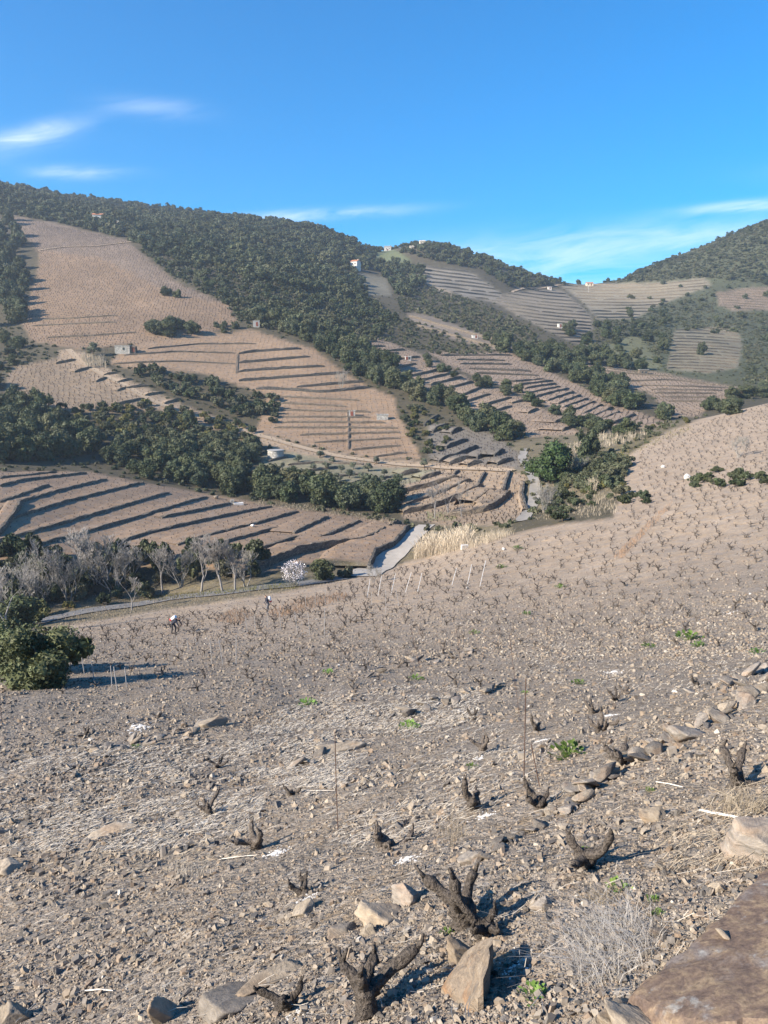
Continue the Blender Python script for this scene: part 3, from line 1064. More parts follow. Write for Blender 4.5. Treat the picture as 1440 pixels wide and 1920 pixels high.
T_LINES = [[(105, 683), (143, 676)], [(140, 699), (172, 690)], [(180, 717), (201, 709)], [(220, 734), (236, 728)], [(195, 704), (220, 700)], [(220, 718), (248, 712)], [(238, 729), (279, 724)], [(272, 743), (309, 737)],
           [(308, 758), (341, 750)], [(213, 760), (240, 756), (270, 748)]]
terraces(T_LINES, 1.0, 'beside the dirt track below the hut', 'step walls beside the dirt track', step=1.4)
U_LINES = [[(60, 612), (140, 608), (218, 605)], [(90, 634), (180, 630), (255, 624)], [(80, 600), (150, 597), (220, 592)]]
terraces(U_LINES, .8, 'at the foot of the upper vineyard', 'terrace walls of the upper vineyard', step=2.6)


def contour_lines(poly, n, tilt=0.0, bow=0.0, jitter=1.0, gap=.12):
    ys_ = [q[1] for q in poly]
    xs_ = [q[0] for q in poly]
    out = []
    for i in range(n):
        yb = min(ys_) + (max(ys_) - min(ys_)) * (i + .6) / n
        xx = np.linspace(min(xs_), max(xs_), 60)
        cx = (min(xs_) + max(xs_)) / 2
        w = (max(xs_) - min(xs_)) / 2
        yy = yb + tilt * (xx - cx) + bow * ((xx - cx) / w) ** 2 + 1.3 * jitter * np.array([float(vnoise(x / 25, i * 3.7, 5)) for x in xx])
        ok = inside(poly, xx, yy)
        run = []
        for x, y, o in zip(xx, yy, ok):
            if o and rnd.random() > gap * .12:
                run.append((float(x), float(y)))
            else:
                if len(run) > 5:
                    out.append(run[::4] + [run[-1]])
                run = []
        if len(run) > 5:
            out.append(run[::4] + [run[-1]])
    return out


for poly, n, tl, bw, hh, wh, gr, grey in (
        (FIELD_G, 17, .12, -4, 1.1, 'on the far slope below the saddle', 'far terrace walls below the saddle', True),
        (FIELD_H, 14, -.02, -8, .95, 'in the far bowl at the saddle', 'far terrace walls in the saddle bowl', False),
        (FIELD_I, 16, .05, 2, .8, 'on the grassy terraces of the right hill', 'grassy terrace walls on the right hill', False),
        (FIELD_J, 10, .06, 0, .95, 'on the brown patch high on the right hill', 'terrace walls high on the right hill', False),
        (FIELD_K, 10, .12, 0, 1.5, 'on the far slope under the hilltop house', 'far terrace walls under the hilltop', True),
        (FIELD_T, 6, .28, 0, 1.2, 'on the thin strip above the central vineyard', 'terrace walls of the thin strip', False)):
    ls = contour_lines(poly, n, tl, bw)
    terraces(ls[:38], hh, wh, gr, grey=grey, step=5.0, maxrun=12)

# second ray-cast tree: ground + roads + benches
off = 0
VV, FF = [], []
for v, f in zip(bvh_V + extra_V, bvh_F + extra_F):
    VV += v.tolist()
    FF += (f + off).tolist()
    off += len(v)
bvh2 = BVHTree.FromPolygons(VV, FF)


def at2(px, py):
    return at(px, py, bvh2)



# ================================================================== plants: meshes shared between alike individuals
def rot_to(nrm):
    return nrm.to_track_quat('Z', 'Y')


def crown_mesh(name, seed, rx, ry, rz, lobes, nleaf, leaf, mat, zc=None, low=0.35, core=.7, flat=0.0, up=.25):
    """clumped crown: leaf-sized quads over many lobes round an uneven core"""
    g = np.random.default_rng(seed)
    zc = rz if zc is None else zc
    cs, rs = [], []
    for i in range(lobes):
        d = g.normal(size=3)
        d /= np.linalg.norm(d)
        if d[2] < -low:
            d[2] = -low
        k = g.uniform(.35, .8)
        cs.append(np.array((d[0] * rx * k, d[1] * ry * k, zc + d[2] * rz * k)))
        rs.append(g.uniform(.30, .52) * min(rx, rz) * (1.15 - .4 * k))
    cs, rs = np.array(cs), np.array(rs)
    w = rs ** 2 / np.sum(rs ** 2)
    li = g.choice(lobes, nleaf, p=w)
    d = g.normal(size=(nleaf, 3))
    d[:, 2] += up
    d /= np.linalg.norm(d, axis=1, keepdims=True)
    c = cs[li] + d * (rs[li] * g.uniform(.72, 1.12, nleaf))[:, None] * np.array((1, 1, .85))
    nn = d * .8 + g.normal(size=(nleaf, 3)) * .7
    nn[:, 2] += .25
    nn /= np.linalg.norm(nn, axis=1, keepdims=True)
    a = np.cross(nn, g.normal(size=(nleaf, 3)))
    a /= np.linalg.norm(a, axis=1, keepdims=True)
    b = np.cross(nn, a)
    sz = leaf * g.uniform(.55, 1.35, nleaf)[:, None]
    asp = g.uniform(.5, 1.0, nleaf)[:, None]
    V = np.stack([c - a * sz, c - b * sz * asp + nn * sz * .15, c + a * sz, c + b * sz * asp + nn * sz * .15], 1).reshape(-1, 3)
    Fq = np.arange(nleaf * 4).reshape(-1, 4)
    Vs, Fs = [V], [Fq]
    # cores
    base = len(V)
    ico_v, ico_f = ICO
    cv_, cf_ = [], []
    for i in range(lobes):
        cv_.append(cs[i] + ico_v * rs[i] * core * (1 + .15 * g.normal(size=(len(ico_v), 1))))
        cf_.append(ico_f + base + i * len(ico_v))
    cf_ = np.concatenate(cf_)
    me = bpy.data.meshes.new(name)
    me.from_pydata(np.concatenate([V] + cv_).tolist(), [], Fq.tolist() + cf_.tolist())
    me.materials.append(mat)
    me.update()
    return me


def _ico():
    t = (1 + 5 ** .5) / 2
    v = np.array([(-1, t, 0), (1, t, 0), (-1, -t, 0), (1, -t, 0), (0, -1, t), (0, 1, t), (0, -1, -t), (0, 1, -t), (t, 0, -1), (t, 0, 1), (-t, 0, -1), (-t, 0, 1)], float)
    v /= np.linalg.norm(v[0])
    f = np.array([(0, 11, 5), (0, 5, 1), (0, 1, 7), (0, 7, 10), (0, 10, 11), (1, 5, 9), (5, 11, 4), (11, 10, 2), (10, 7, 6), (7, 1, 8), (3, 9, 4), (3, 4, 2), (3, 2, 6), (3, 6, 8), (3, 8, 9),
                  (4, 9, 5), (2, 4, 11), (6, 2, 10), (8, 6, 7), (9, 8, 1)])
    return v, f


ICO = _ico()


def trunk_mesh(name, seed, h, r, mat, limbs=4, spread=.8):
    rr = random.Random(seed)
    mb = MB()
    p = [Vector((0, 0, -.5)), Vector((rr.uniform(-.1, .1), rr.uniform(-.1, .1), h * .35)), Vector((rr.uniform(-.25, .25), rr.uniform(-.25, .25), h * .7))]
    mb.tube(p, [r * 1.3, r, r * .75], 7)
    for k in range(limbs):
        a = k * 2 * math.pi / limbs + rr.uniform(-.5, .5)
        q = p[2] + Vector((math.cos(a) * spread * h * .35, math.sin(a) * spread * h * .35, h * rr.uniform(.25, .5)))
        m_ = p[2].lerp(q, .5) + Vector((0, 0, -.08 * h))
        mb.tube([p[1].lerp(p[2], rr.uniform(.5, 1)), m_, q], [r * .6, r * .4, r * .12], 5)
    return mb.mesh(name, mat, True)


# unit crowns: about 1 m radius; individuals are scaled
OAK = [crown_mesh('oak_crown', 100 + i, 1.0, 1.0, .88, 20, 2000, .075, M['oak'], zc=.72, low=.75) for i in range(5)]
OAKT = [trunk_mesh('oak_trunk', 130 + i, 1.0, .085, M['bark']) for i in range(2)]
SHRUB = [crown_mesh('shrub_crown', 150 + i, 1.0, 1.0, .62, 13, 900, .10, M['scrub'], zc=.5, low=.2) for i in range(4)]
SHRUB_G = [crown_mesh('green_shrub_crown', 160 + i, 1.0, 1.0, .62, 13, 900, .10, M['oak'], zc=.5, low=.2) for i in range(3)]
SHRUB_Y = [crown_mesh('yellowish_shrub_crown', 165 + i, 1.0, 1.0, .62, 13, 800, .10, M['yellow'], zc=.5, low=.2) for i in range(3)]
SHRUBT = trunk_mesh('shrub_stem', 170, .5, .05, M['bark'], 5, 1.4)
OLIVE = [crown_mesh('olive_crown', 180 + i, 1.0, 1.0, .85, 12, 900, .085, M['olive'], zc=1.05, core=.55) for i in range(3)]
FAR_OAK = [crown_mesh('far_oak_crown', 200 + i, 1.0, 1.0, .9, 9, 420, .13, M['oak'], zc=.7, low=.6) for i in range(5)]
FAR_SHRUB = [crown_mesh('far_shrub_crown', 220 + i, 1.0, 1.0, .62, 6, 150, .2, M['scrub'], zc=.35, low=.2) for i in range(4)]
PINE = crown_mesh('pine_crown', 240, 1.0, 1.0, .95, 26, 4600, .052, M['pine'], zc=.86, low=.7, core=.75)


def bare_mesh(name, seed, h, mat, depth=6, r0=.13, spread=.5, multi=1, rmin=.017):
    rr = random.Random(seed)
    mb = MB()

    def grow(p, d, L, r, lv):
        n = 3
        pts, rad = [p], [r]
        for i in range(n):
            d = (d + Vector((rr.uniform(-.18, .18), rr.uniform(-.18, .18), rr.uniform(-.04, .14)))).normalized()
            p = p + d * (L / n)
            pts.append(p)
            rad.append(max(rmin, r * (1 - .42 * (i + 1) / n)))
        mb.tube(pts, rad, 6 if lv < 2 else 3, cap=False)
        if lv >= depth:
            return
        nb = 3 if rr.random() < .6 else 2
        if lv >= 2:
            nb = 3
        for k in range(nb):
            ax = Vector((rr.gauss(0, 1), rr.gauss(0, 1), rr.gauss(0, .4)))
            nd = (d + ax.normalized() * (spread * rr.uniform(.7, 1.4)) + Vector((0, 0, .14))).normalized()
            st0 = pts[-1] if k == 0 else pts[rr.choice((1, 2, 3))]
            grow(st0, nd, L * rr.uniform(.6, .82), rad[-1] * rr.uniform(.6, .85), lv + 1)
    for m_ in range(multi):
        a = m_ * 2 * math.pi / max(1, multi) + rr.uniform(-.4, .4)
        tilt = .12 if multi == 1 else .35
        grow(Vector((math.cos(a) * .1 * (multi > 1), math.sin(a) * .1 * (multi > 1), -.3)), Vector((math.cos(a) * tilt, math.sin(a) * tilt, 1)).normalized(), h * .3, r0, 0)
    return mb.mesh(name, mat, True)


BARE = [bare_mesh('bare_branches', 300 + i, 7.4, M['bare'], 6, .15, .55) for i in range(3)]
BARE_M = [bare_mesh('bare_thicket', 310 + i, 6.0, M['bare_dark'], 5, .08, .6, 4) for i in range(2)]

TREE_COUNT = {}


def tree(p, scale, crown, trunk, name, label, group, cat='tree', rz=None, sz=None, sink=.1):
    root = empty(name, (p[0], p[1], p[2] - sink), rnd.uniform(0, 6.28) if rz is None else rz)
    s_ = scale
    root.scale = (s_ * rnd.uniform(.88, 1.14), s_ * rnd.uniform(.88, 1.14), (sz or s_) * rnd.uniform(.9, 1.12))
    link('crown', crown, root)
    if trunk is not None:
        link('trunk', trunk, root)
    return tag(root, label, cat, group)


ALLFIELDS = [FIELD_A, FIELD_B, FIELD_U, FIELD_L, FIELD_C, FIELD_D, FIELD_E, FIELD_F, FIELD_G, FIELD_H, FIELD_I, FIELD_J, FIELD_K, FIELD_P, ORCHARD, PATH_BANK, FIELD_T, MEADOW2, NEAR]


def spots(poly, spacing, n, jit=.3, ymax=2000, seed=0, tries=6, avoid=()):
    """ground points inside a photo outline, kept apart by a real distance"""
    g = random.Random(seed + len(poly) * 13 + int(poly[0][0]))
    gn = np.random.default_rng(seed + len(poly) * 13 + int(abs(poly[0][0])))
    xs_, ys_ = [q[0] for q in poly], [q[1] for q in poly]
    cell = {}
    out = []
    sx, sy = gn.uniform(min(xs_), max(xs_), n * tries), gn.uniform(min(ys_), max(ys_), n * tries)
    ok_ = inside(poly, sx, sy)
    for f_ in avoid:
        ok_ &= ~inside(f_, sx, sy)
    for x, y in zip(sx[ok_].tolist(), sy[ok_].tolist()):
        p = at2(x, y)
        if p.y > ymax or (avoid and p.y < 120):
            continue
        sp = spacing * g.uniform(1 - jit, 1 + jit)
        k = (int(p.x // spacing), int(p.y // spacing))
        ok = True
        for a in (-1, 0, 1):
            for b in (-1, 0, 1):
                for q in cell.get((k[0] + a, k[1] + b), ()):
                    if (q.x - p.x) ** 2 + (q.y - p.y) ** 2 < sp * sp:
                        ok = False
        if ok:
            cell.setdefault(k, []).append(p)
            out.append(p)
            if len(out) >= n:
                break
    return out


# ------------------------------------------------------------------ far woods and scrub: one mass each
def mass(name, polys, variants, label, seed):
    P, Rt, S, I = [], [], [], []
    g = random.Random(seed)
    for poly, sp, n, r0, r1, tall, *av in polys:
        for p in spots(poly, sp, n, .35, 1300, seed, 4, av[0] if av else ()):
            r = g.uniform(r0, r1)
            P.append((p.x, p.y, p.z - .25 * r))
            Rt.append((g.uniform(-.12, .12), g.uniform(-.12, .12), g.uniform(0, 6.28)))
            S.append((r * g.uniform(.85, 1.2), r * g.uniform(.85, 1.2), r * tall * g.uniform(.8, 1.25)))
            I.append(g.randrange(len(variants)))
    return tag(scatter(name, P, Rt, S, I, variants), label, None, None, 'stuff')


WOOD_TOP = [(-40, 325), (0, 328), (240, 380), (480, 398), (600, 418), (715, 462), (690, 500), (660, 510), (690, 560), (640, 560), (500, 530), (400, 500), (300, 480), (240, 448), (110, 418), (20, 402), (-40, 400)]
WOOD_MID = [(260, 468), (400, 498), (520, 528), (640, 560), (700, 562), (745, 600), (700, 640), (640, 632), (560, 628), (480, 612), (440, 600), (425, 568), (335, 527)]
WOOD_KNOLL = [(722, 460), (790, 443), (840, 455), (900, 474), (960, 495), (1050, 520), (1060, 534), (960, 540), (900, 505), (820, 490), (770, 478)]
WOOD_HOUSE = [(690, 486), (735, 492), (790, 505), (800, 530), (760, 560), (735, 545), (715, 512), (680, 505)]
SCRUB_C = [(745, 560), (800, 535), (870, 560), (950, 590), (1020, 640), (1000, 660), (960, 645), (880, 620), (800, 590), (750, 585)]
SCRUB_R = [(1130, 515), (1200, 490), (1300, 455), (1440, 396), (1560, 350), (1560, 530), (1420, 530), (1320, 520), (1240, 528), (1140, 530)]
SCRUB_R2 = [(1250, 570), (1340, 545), (1345, 585), (1480, 590), (1480, 720), (1400, 720), (1390, 625), (1270, 612), (1240, 680), (1190, 625), (1120, 655), (1115, 600), (1190, 600)]
mass('oak_wood', [(WOOD_TOP, 4.7, 4600, 2.0, 6.0, .9), (WOOD_KNOLL, 5.0, 600, 2.2, 5.0, .9), (WOOD_HOUSE, 6.5, 120, 3.2, 5.0, 1.1), (WOOD_MID, 6.5, 380, 2.2, 4.2, .95),
                  ([(1180, 560), (1300, 560), (1440, 590), (1440, 640), (1250, 620), (1150, 640)], 14, 60, 2.2, 4.0, .9), (SCRUB_R, 6.5, 700, 1.6, 4.0, .8)],
     FAR_OAK, 'dark evergreen oak wood covering the far hills', 5)
mass('scrubland', [([(-30, 520), (1470, 520), (1470, 780), (1200, 850), (960, 1000), (-30, 1000)], 2.6, 3000, .5, 1.5, .9, ALLFIELDS), (WOOD_MID, 3.0, 2000, 1.3, 2.8, .95), (SCRUB_C, 3.6, 1100, 1.5, 3.0, .9), (SCRUB_R, 3.1, 5200, 1.5, 3.2, .75), (SCRUB_R2, 3.6, 1900, 1.2, 2.8, .7), (WOOD_KNOLL, 6, 200, 1.5, 2.5, .8),
                   ([(735, 590), (850, 625), (960, 665), (830, 668), (780, 655), (700, 635)], 3.8, 420, 1.2, 2.6, .9),
                   ([(-20, 610), (60, 640), (110, 660), (20, 700), (-20, 730)], 4, 120, 1.0, 1.9, .8)],
     FAR_SHRUB, 'grey green maquis scrub on the hillsides', 9)

# ------------------------------------------------------------------ trees that stand out singly
HEDGE = []
ONES = ['', 'first', 'second', 'third', 'fourth', 'fifth', 'sixth', 'seventh', 'eighth', 'ninth', 'tenth', 'eleventh', 'twelfth', 'thirteenth', 'fourteenth', 'fifteenth', 'sixteenth', 'seventeenth', 'eighteenth', 'nineteenth']
TENS = ['', '', 'twenty', 'thirty', 'forty', 'fifty', 'sixty', 'seventy', 'eighty', 'ninety', 'hundred']


def ordinal(i):
    i += 1
    if i < 20:
        return ONES[i]
    if i >= 100:
        return 'hundred-and-' + (ordinal(i - 101) if i > 100 else 'zeroth') if i > 100 else 'hundredth'
    return TENS[i // 10] + ('-' + ONES[i % 10] if i % 10 else '') if i % 10 else {2: 'twentieth'}.get(i // 10, TENS[i // 10][:-1] + 'ieth')



def belt(poly, sp, n, r0, r1, label, group, seed, kinds=('oak',), name='holm_oak', tall=1.0, mass_=False):
    g = random.Random(seed)
    label0 = label
    for i_, p in enumerate(sorted(spots(poly, sp, n, .3, 1200, seed, 8), key=lambda v: v.x / v.y)):
        label = ordinal(i_) + ' from left, ' + label0
        k = g.choice(kinds)
        r = g.uniform(r0, r1)
        if mass_:
            HEDGE.append((p.x, p.y, p.z - .1, r * g.uniform(.88, 1.14), r * tall * g.uniform(.9, 1.12), g.uniform(0, 6.28)))
        elif k == 'oak':
            tree(p, r, g.choice(OAK), g.choice(OAKT), name, label, group, sz=r * tall)
        else:
            cr = {'shrub': SHRUB, 'green': SHRUB_G, 'yellow': SHRUB_Y}[k]
            tree(p, r, g.choice(cr), SHRUBT, 'shrub', label.replace('holm oak', 'shrub'), group.replace('oaks', 'shrubs'), 'shrub', sz=r * tall)


belt([(-30, 420), (20, 412), (50, 470), (40, 520), (48, 560), (35, 605), (-30, 640)], 5.5, 46, 4.2, 6.0, 'large dark holm oak at the left edge of the upper vineyard', 'oaks along the left edge of the upper vineyard', 1, tall=1.25)
belt([(-20, 640), (40, 640), (30, 690), (-20, 760)], 7, 9, 2.4, 3.8, 'dark holm oak on the slope under the left shadow', 'oaks under the left shadow', 2)
belt([(-20, 768), (60, 765), (110, 800), (200, 840), (120, 862), (-20, 868)], 4.4, 40, 3.4, 4.8, 'dense dark holm oak at the shaded left end of the tree belt', 'oaks above the left terraces', 3, tall=1.15)
belt([(200, 850), (330, 845), (440, 880), (560, 910), (745, 945), (740, 972), (560, 945), (430, 925), (300, 905), (215, 880)], 4.2, 64, 2.2, 4.2, 'round holm oak of the belt above the left vineyard', 'oaks of the middle belt', 4, tall=1.05)
belt([(215, 835), (330, 820), (470, 835), (490, 860), (440, 880), (300, 868)], 4.4, 30, 2.6, 3.6, 'holm oak rising behind the middle belt', 'oaks behind the middle belt', 5)
belt([(90, 770), (280, 760), (470, 800), (480, 830), (330, 815), (200, 830), (120, 800)], 2.9, 110, 1.4, 2.5, 'low shrub in the thicket below the dirt track', 'shrubs below the dirt track', 6, ('shrub', 'yellow', 'yellow', 'green'), tall=1.15)
belt([(240, 685), (330, 705), (420, 715), (430, 745), (520, 745), (520, 795), (440, 780), (330, 740), (270, 715)], 3.6, 46, 2.0, 3.6, 'rounded shrub in the gully left of the middle vineyard', 'shrubs in the gully by the middle vineyard', 7, ('shrub', 'green', 'shrub'), tall=1.1)
belt([(262, 618), (378, 612), (378, 628), (262, 636)], 6, 7, 3.6, 4.6, 'bushy holm oak in the clump above the stone hut', 'oaks above the stone hut', 8)
belt([(300, 545), (345, 552), (345, 560), (300, 556)], 4, 4, 2.2, 3.0, 'small dark holm oak on the upper vineyard edge', 'oaks on the upper vineyard edge', 9)
belt([(400, 612), (446, 610), (446, 622), (400, 626)], 4, 5, 1.6, 2.3, 'low holm oak beside the crest of the middle vineyard', 'oaks beside the middle vineyard crest', 10)
belt([(480, 590), (560, 600), (640, 640), (735, 690), (750, 730), (700, 725), (650, 690), (590, 650), (540, 628), (480, 612)], 5, 70, 3.4, 5.0, 'dark holm oak in the gully behind the middle vineyard', 'oaks in the gully behind the middle vineyard', 11, tall=1.1)
belt([(735, 705), (800, 730), (880, 775), (975, 815), (965, 838), (900, 815), (830, 775), (750, 745)], 5.5, 34, 3.0, 4.6, 'round holm oak along the foot of the spur', 'oaks along the foot of the spur', 12, tall=1.1)
belt([(740, 770), (790, 765), (840, 810), (840, 850), (800, 855), (765, 815)], 3.6, 26, 1.0, 2.2, 'straggling shrub on the rocky rib beside the middle vineyard', 'shrubs on the rocky rib', 13, ('shrub', 'yellow', 'green'))
belt([(790, 672), (880, 705), (960, 730), (1070, 780), (1180, 815), (1165, 822), (1080, 805), (960, 745), (870, 718), (800, 690)], 4, 70, 2.0, 3.0, 'small holm oak in the hedge between spur and central vineyard', 'oaks in the hedge beside the central vineyard', 14, mass_=True)
belt([(900, 630), (1000, 655), (1100, 685), (1130, 712), (1190, 730), (1210, 770), (1180, 780), (1110, 735), (1000, 688), (930, 655)], 5, 80, 3.0, 4.6, 'holm oak in the wooded strip above the central vineyard', 'oaks above the central vineyard', 15, mass_=True)
belt([(1020, 650), (1100, 662), (1200, 690), (1210, 700), (1100, 684), (1030, 668)], 6, 34, 3.2, 4.6, 'dark holm oak along the top of the right valley vineyard', 'oaks above the right valley vineyard', 16, mass_=True)
belt([(1230, 775), (1260, 770), (1265, 788), (1235, 792)], 4, 3, 2.6, 3.4, 'rounded holm oak at the end of the central terraces', 'oaks at the end of the central terraces', 17)
belt([(1312, 772), (1360, 748), (1440, 734), (1500, 728), (1500, 750), (1440, 752), (1350, 785)], 4.6, 22, 3.0, 4.2, 'dark bushy holm oak behind the crest of the right vineyard', 'oaks behind the right crest', 18, tall=.9)
belt([(1010, 620), (1260, 600), (1240, 690), (1150, 680)], 13, 26, 2.4, 4.2, 'scattered dark holm oak at the foot of the right hill', 'oaks at the foot of the right hill', 19, mass_=True)
belt([(1200, 535), (1440, 480), (1440, 560), (1300, 560)], 26, 22, 2.2, 3.6, 'isolated dark holm oak on the right hill', 'oaks on the right hill', 20, mass_=True)
belt([(1055, 870), (1130, 860), (1175, 870), (1160, 915), (1100, 925), (1060, 905)], 2.4, 46, 1.4, 2.6, 'shrub in the stream thicket right of the round pine', 'shrubs right of the round pine', 21, ('shrub', 'green', 'shrub'))
belt([(1045, 890), (1100, 870), (1180, 845), (1172, 925), (1090, 960), (1038, 972)], 2.4, 46, .7, 1.5, 'low straggling bush on the stream bank below the round pine', 'bushes on the stream bank', 28, ('shrub', 'yellow', 'shrub', 'green'))
belt([(1032, 932), (1060, 925), (1080, 960), (1045, 975), (1032, 965)], 3.0, 12, 1.0, 2.0, 'grey shrub beside the lower end of the lane', 'shrubs beside the lane', 22, ('shrub', 'green'))
belt([(1160, 925), (1220, 935), (1215, 948), (1165, 945)], 2.6, 7, .9, 1.6, 'low dark shrub at the edge of the near slope', 'shrubs at the near slope edge', 23, ('green', 'shrub'))
belt([(1280, 905), (1340, 885), (1440, 900), (1500, 890), (1500, 905), (1400, 912), (1300, 920)], 2.6, 18, .8, 1.5, 'low green shrub on the brow of the near slope', 'shrubs on the brow of the near slope', 24, ('green', 'shrub', 'green'))
belt([(1150, 800), (1290, 785), (1300, 800), (1200, 830)], 4.5, 14, .8, 1.6, 'low shrub by the reeds in the valley floor', 'shrubs by the valley reeds', 25, ('shrub', 'yellow'))
belt([(-80, 1165), (30, 1140), (110, 1125), (250, 1112), (290, 1118), (160, 1140), (70, 1165), (-80, 1215)], 2.6, 34, 1.0, 2.0, 'dense evergreen shrub around the left bend of the lane', 'shrubs around the left bend of the lane', 27, ('green', 'shrub', 'yellow'), tall=1.3)
belt([(-60, 1060), (60, 1045), (230, 1050), (400, 1040), (520, 1060), (500, 1085), (330, 1095), (180, 1110), (60, 1135), (-60, 1150)], 2.8, 70, 1.5, 2.6, 'dark evergreen shrub under the bare trees by the lane', 'shrubs under the bare trees', 26, ('green', 'shrub'), tall=1.4)


hg = np.array(HEDGE)
tag(scatter('oak_hedges', hg[:, :3], np.column_stack([hg[:, 5] * 0, hg[:, 5] * 0, hg[:, 5]]), hg[:, [3, 3, 4]], npr.integers(0, 5, len(hg)), OAK), 'distant holm oak hedges and clumps between the far vineyards', None, None, 'stuff')


def lone(px, py, r, label, crowns=None, tall=1.0, name='holm_oak', cat='tree', tr=None):
    p = at2(px, py)
    return tree(p, r, rnd.choice(crowns or OAK), tr or OAKT[0], name, label, None, cat, sz=r * tall)


lone(610, 1086, 2.3, 'dark green bush right of the white blossoming almond', tall=.95, name='evergreen_bush', cat='shrub')
lone(648, 1082, 1.6, 'small grey green bush beside the pale ford', SHRUB, 1.1, 'evergreen_bush', 'shrub')
lone(1100, 862, 3.0, 'upright dark holm oak behind the round pine', tall=1.5)
lone(355, 797, 2.2, 'single egg shaped tree beside the dirt track', tall=1.5)
lone(1050, 935, 1.5, 'slim dark young tree in front of the round pine', tall=1.7)
lone(1055, 978, 2.2, 'broad grey green bush at the near end of the lane', SHRUB_G, .75, 'evergreen_bush', 'shrub')
lone(1315, 665, 3.4, 'spreading tree on a bare trunk in the grassy terraces', tall=1.5)
lone(1195, 762, 3.6, 'broad tree beside the right valley vineyard', tall=1.1)
lone(175, 668, 3.2, 'pale green willowy tree in front of the stone hut', OLIVE, 1.0, 'willowy_tree')
lone(945, 826, 3.4, 'large holm oak at the head of the grey terraces', tall=1.1)
lone(880, 800, 2.9, 'round holm oak left of the head of the grey terraces', tall=1.1)
lone(1085, 526, 4.2, 'lone round tree on the skyline saddle', tall=.9)
lone(1140, 524, 3.6, 'dark tree at the left foot of the right ridge', tall=.9)
NEAR_BUSH = [crown_mesh('near_bush_crown', 260 + i, 1.0, 1.0, .88, 24, 9000, .034, M['bush'], zc=.72, low=.75) for i in range(2)]
lone(70, 1285, 2.15, 'big round evergreen bush at the left edge of the near vineyard', NEAR_BUSH, .8, name='evergreen_bush', cat='shrub')
lone(5, 1265, 2.0, 'shadowed evergreen bush cut by the left frame edge', NEAR_BUSH, .8, name='evergreen_bush', cat='shrub')
lone(115, 1262, 1.5, 'smaller dark shrub leaning right of the big evergreen bush', SHRUB_G, 1.2, 'evergreen_bush', 'shrub')
lone(25, 1180, 2.8, 'dark bushy tree at the left end of the lane', tall=1.1)

# the round pine
p = at2(1030, 905)
pine = empty('umbrella_pine', p)
s_ = 75 / 2 / F * p.y * 1.25
cr = link('crown', PINE, pine, scl=s_)
link('trunk', trunk_mesh('pine_trunk', 77, s_ * 1.0, .28, M['bark'], 5), pine)
tag(pine, 'bright green round pine beside the pale winding lane', 'tree')

# olive orchard
for k, (x, y) in enumerate(sorted([(600, 858), (624, 756 + 112), (705, 870), (560, 868), (588, 882), (612, 880), (640, 886), (662, 880), (690, 884), (720, 892), (545, 900), (572, 898), (606, 900), (632, 905),
                            (655, 896), (680, 900), (795, 878), (715, 905), (530, 880), (590, 912), (745, 900)])):
    p = at2(x, y)
    tree(p, rnd.uniform(1.1, 1.75), rnd.choice(OLIVE), OAKT[1], 'olive_tree', ordinal(k) + ' from left, small grey green olive tree on the orchard terraces', 'olive trees of the orchard', sz=rnd.uniform(1.0, 1.5))


# bare trees along the lane
def bare(px, py, hpx, label, meshes, name='bare_tree', group=None, hm=7.0):
    p = at2(px, py)
    root = empty(name, p - Vector((0, 0, .1)), rnd.uniform(0, 6.28), 1.2 * hpx / F * p.y / hm)
    link('branches', rnd.choice(meshes), root)
    return tag(root, label, 'tree', group)


for x, y, hp, lb in ((305, 1112, 96, 'bare pale tree forking low, leftmost of the upright bare trees'), (376, 1110, 100, 'bare pale tree with one slim white trunk by the lane'),
                     (418, 1108, 102, 'bare pale tree at the middle of the row by the lane'), (440, 1107, 92, 'slim bare tree at the right end of the row by the lane'),
                     (248, 1144, 72, 'small dark bare tree standing on the near side of the lane'), (205, 1100, 110, 'wide bare tree in the tangle left of the lane trees'),
                     (150, 1110, 112, 'tall tangled bare tree above the left bend of the lane'), (95, 1125, 110, 'bare tree with crossing branches near the left bend'),
                     (12, 1190, 125, 'bare silvery tree cut by the left frame edge')):
    bare(x, y, hp, lb, BARE)
nth = -1
for x, y, hp in sorted(((30, 1150, 95), (130, 1130, 90), (215, 1118, 90), (60, 1120, 80), (180, 1095, 85), (240, 1095, 75), (340, 1100, 70), (460, 1100, 70), (75, 1145, 70))):
    nth += 1
    bare(x, y, hp, ordinal(nth) + ' from left, grey leafless thicket behind the bare trees by the lane', BARE_M, 'bare_thicket', 'bare thickets by the lane', 5.2)
for x, y, hp, w_ in ((815, 972, 58, 'left'), (840, 968, 66, 'middle and tallest'), (865, 970, 52, 'right')):
    bare(x, y, hp, w_ + ' thin leafless sapling in front of the rounded terraces', BARE, 'bare_sapling', 'bare saplings before the rounded terraces')
for x, y, hp, lb in ((640, 728, 30, 'pale leafless bush at the end of the upper middle walls'), (1020, 960, 45, 'grey leafless bush at the right edge of the lane'), (1085, 890, 34, 'pinkish leafless bush right of the round pine'),
                     (1030, 950, 40, 'leafless twiggy bush below the slim young tree'), (1385, 858, 40, 'sparse pale sapling on the right vineyard slope'), (700, 1092, 34, 'thin twiggy bush below the pale ford')):
    bare(x, y, hp, lb, BARE_M, 'bare_bush', None, 5.2)
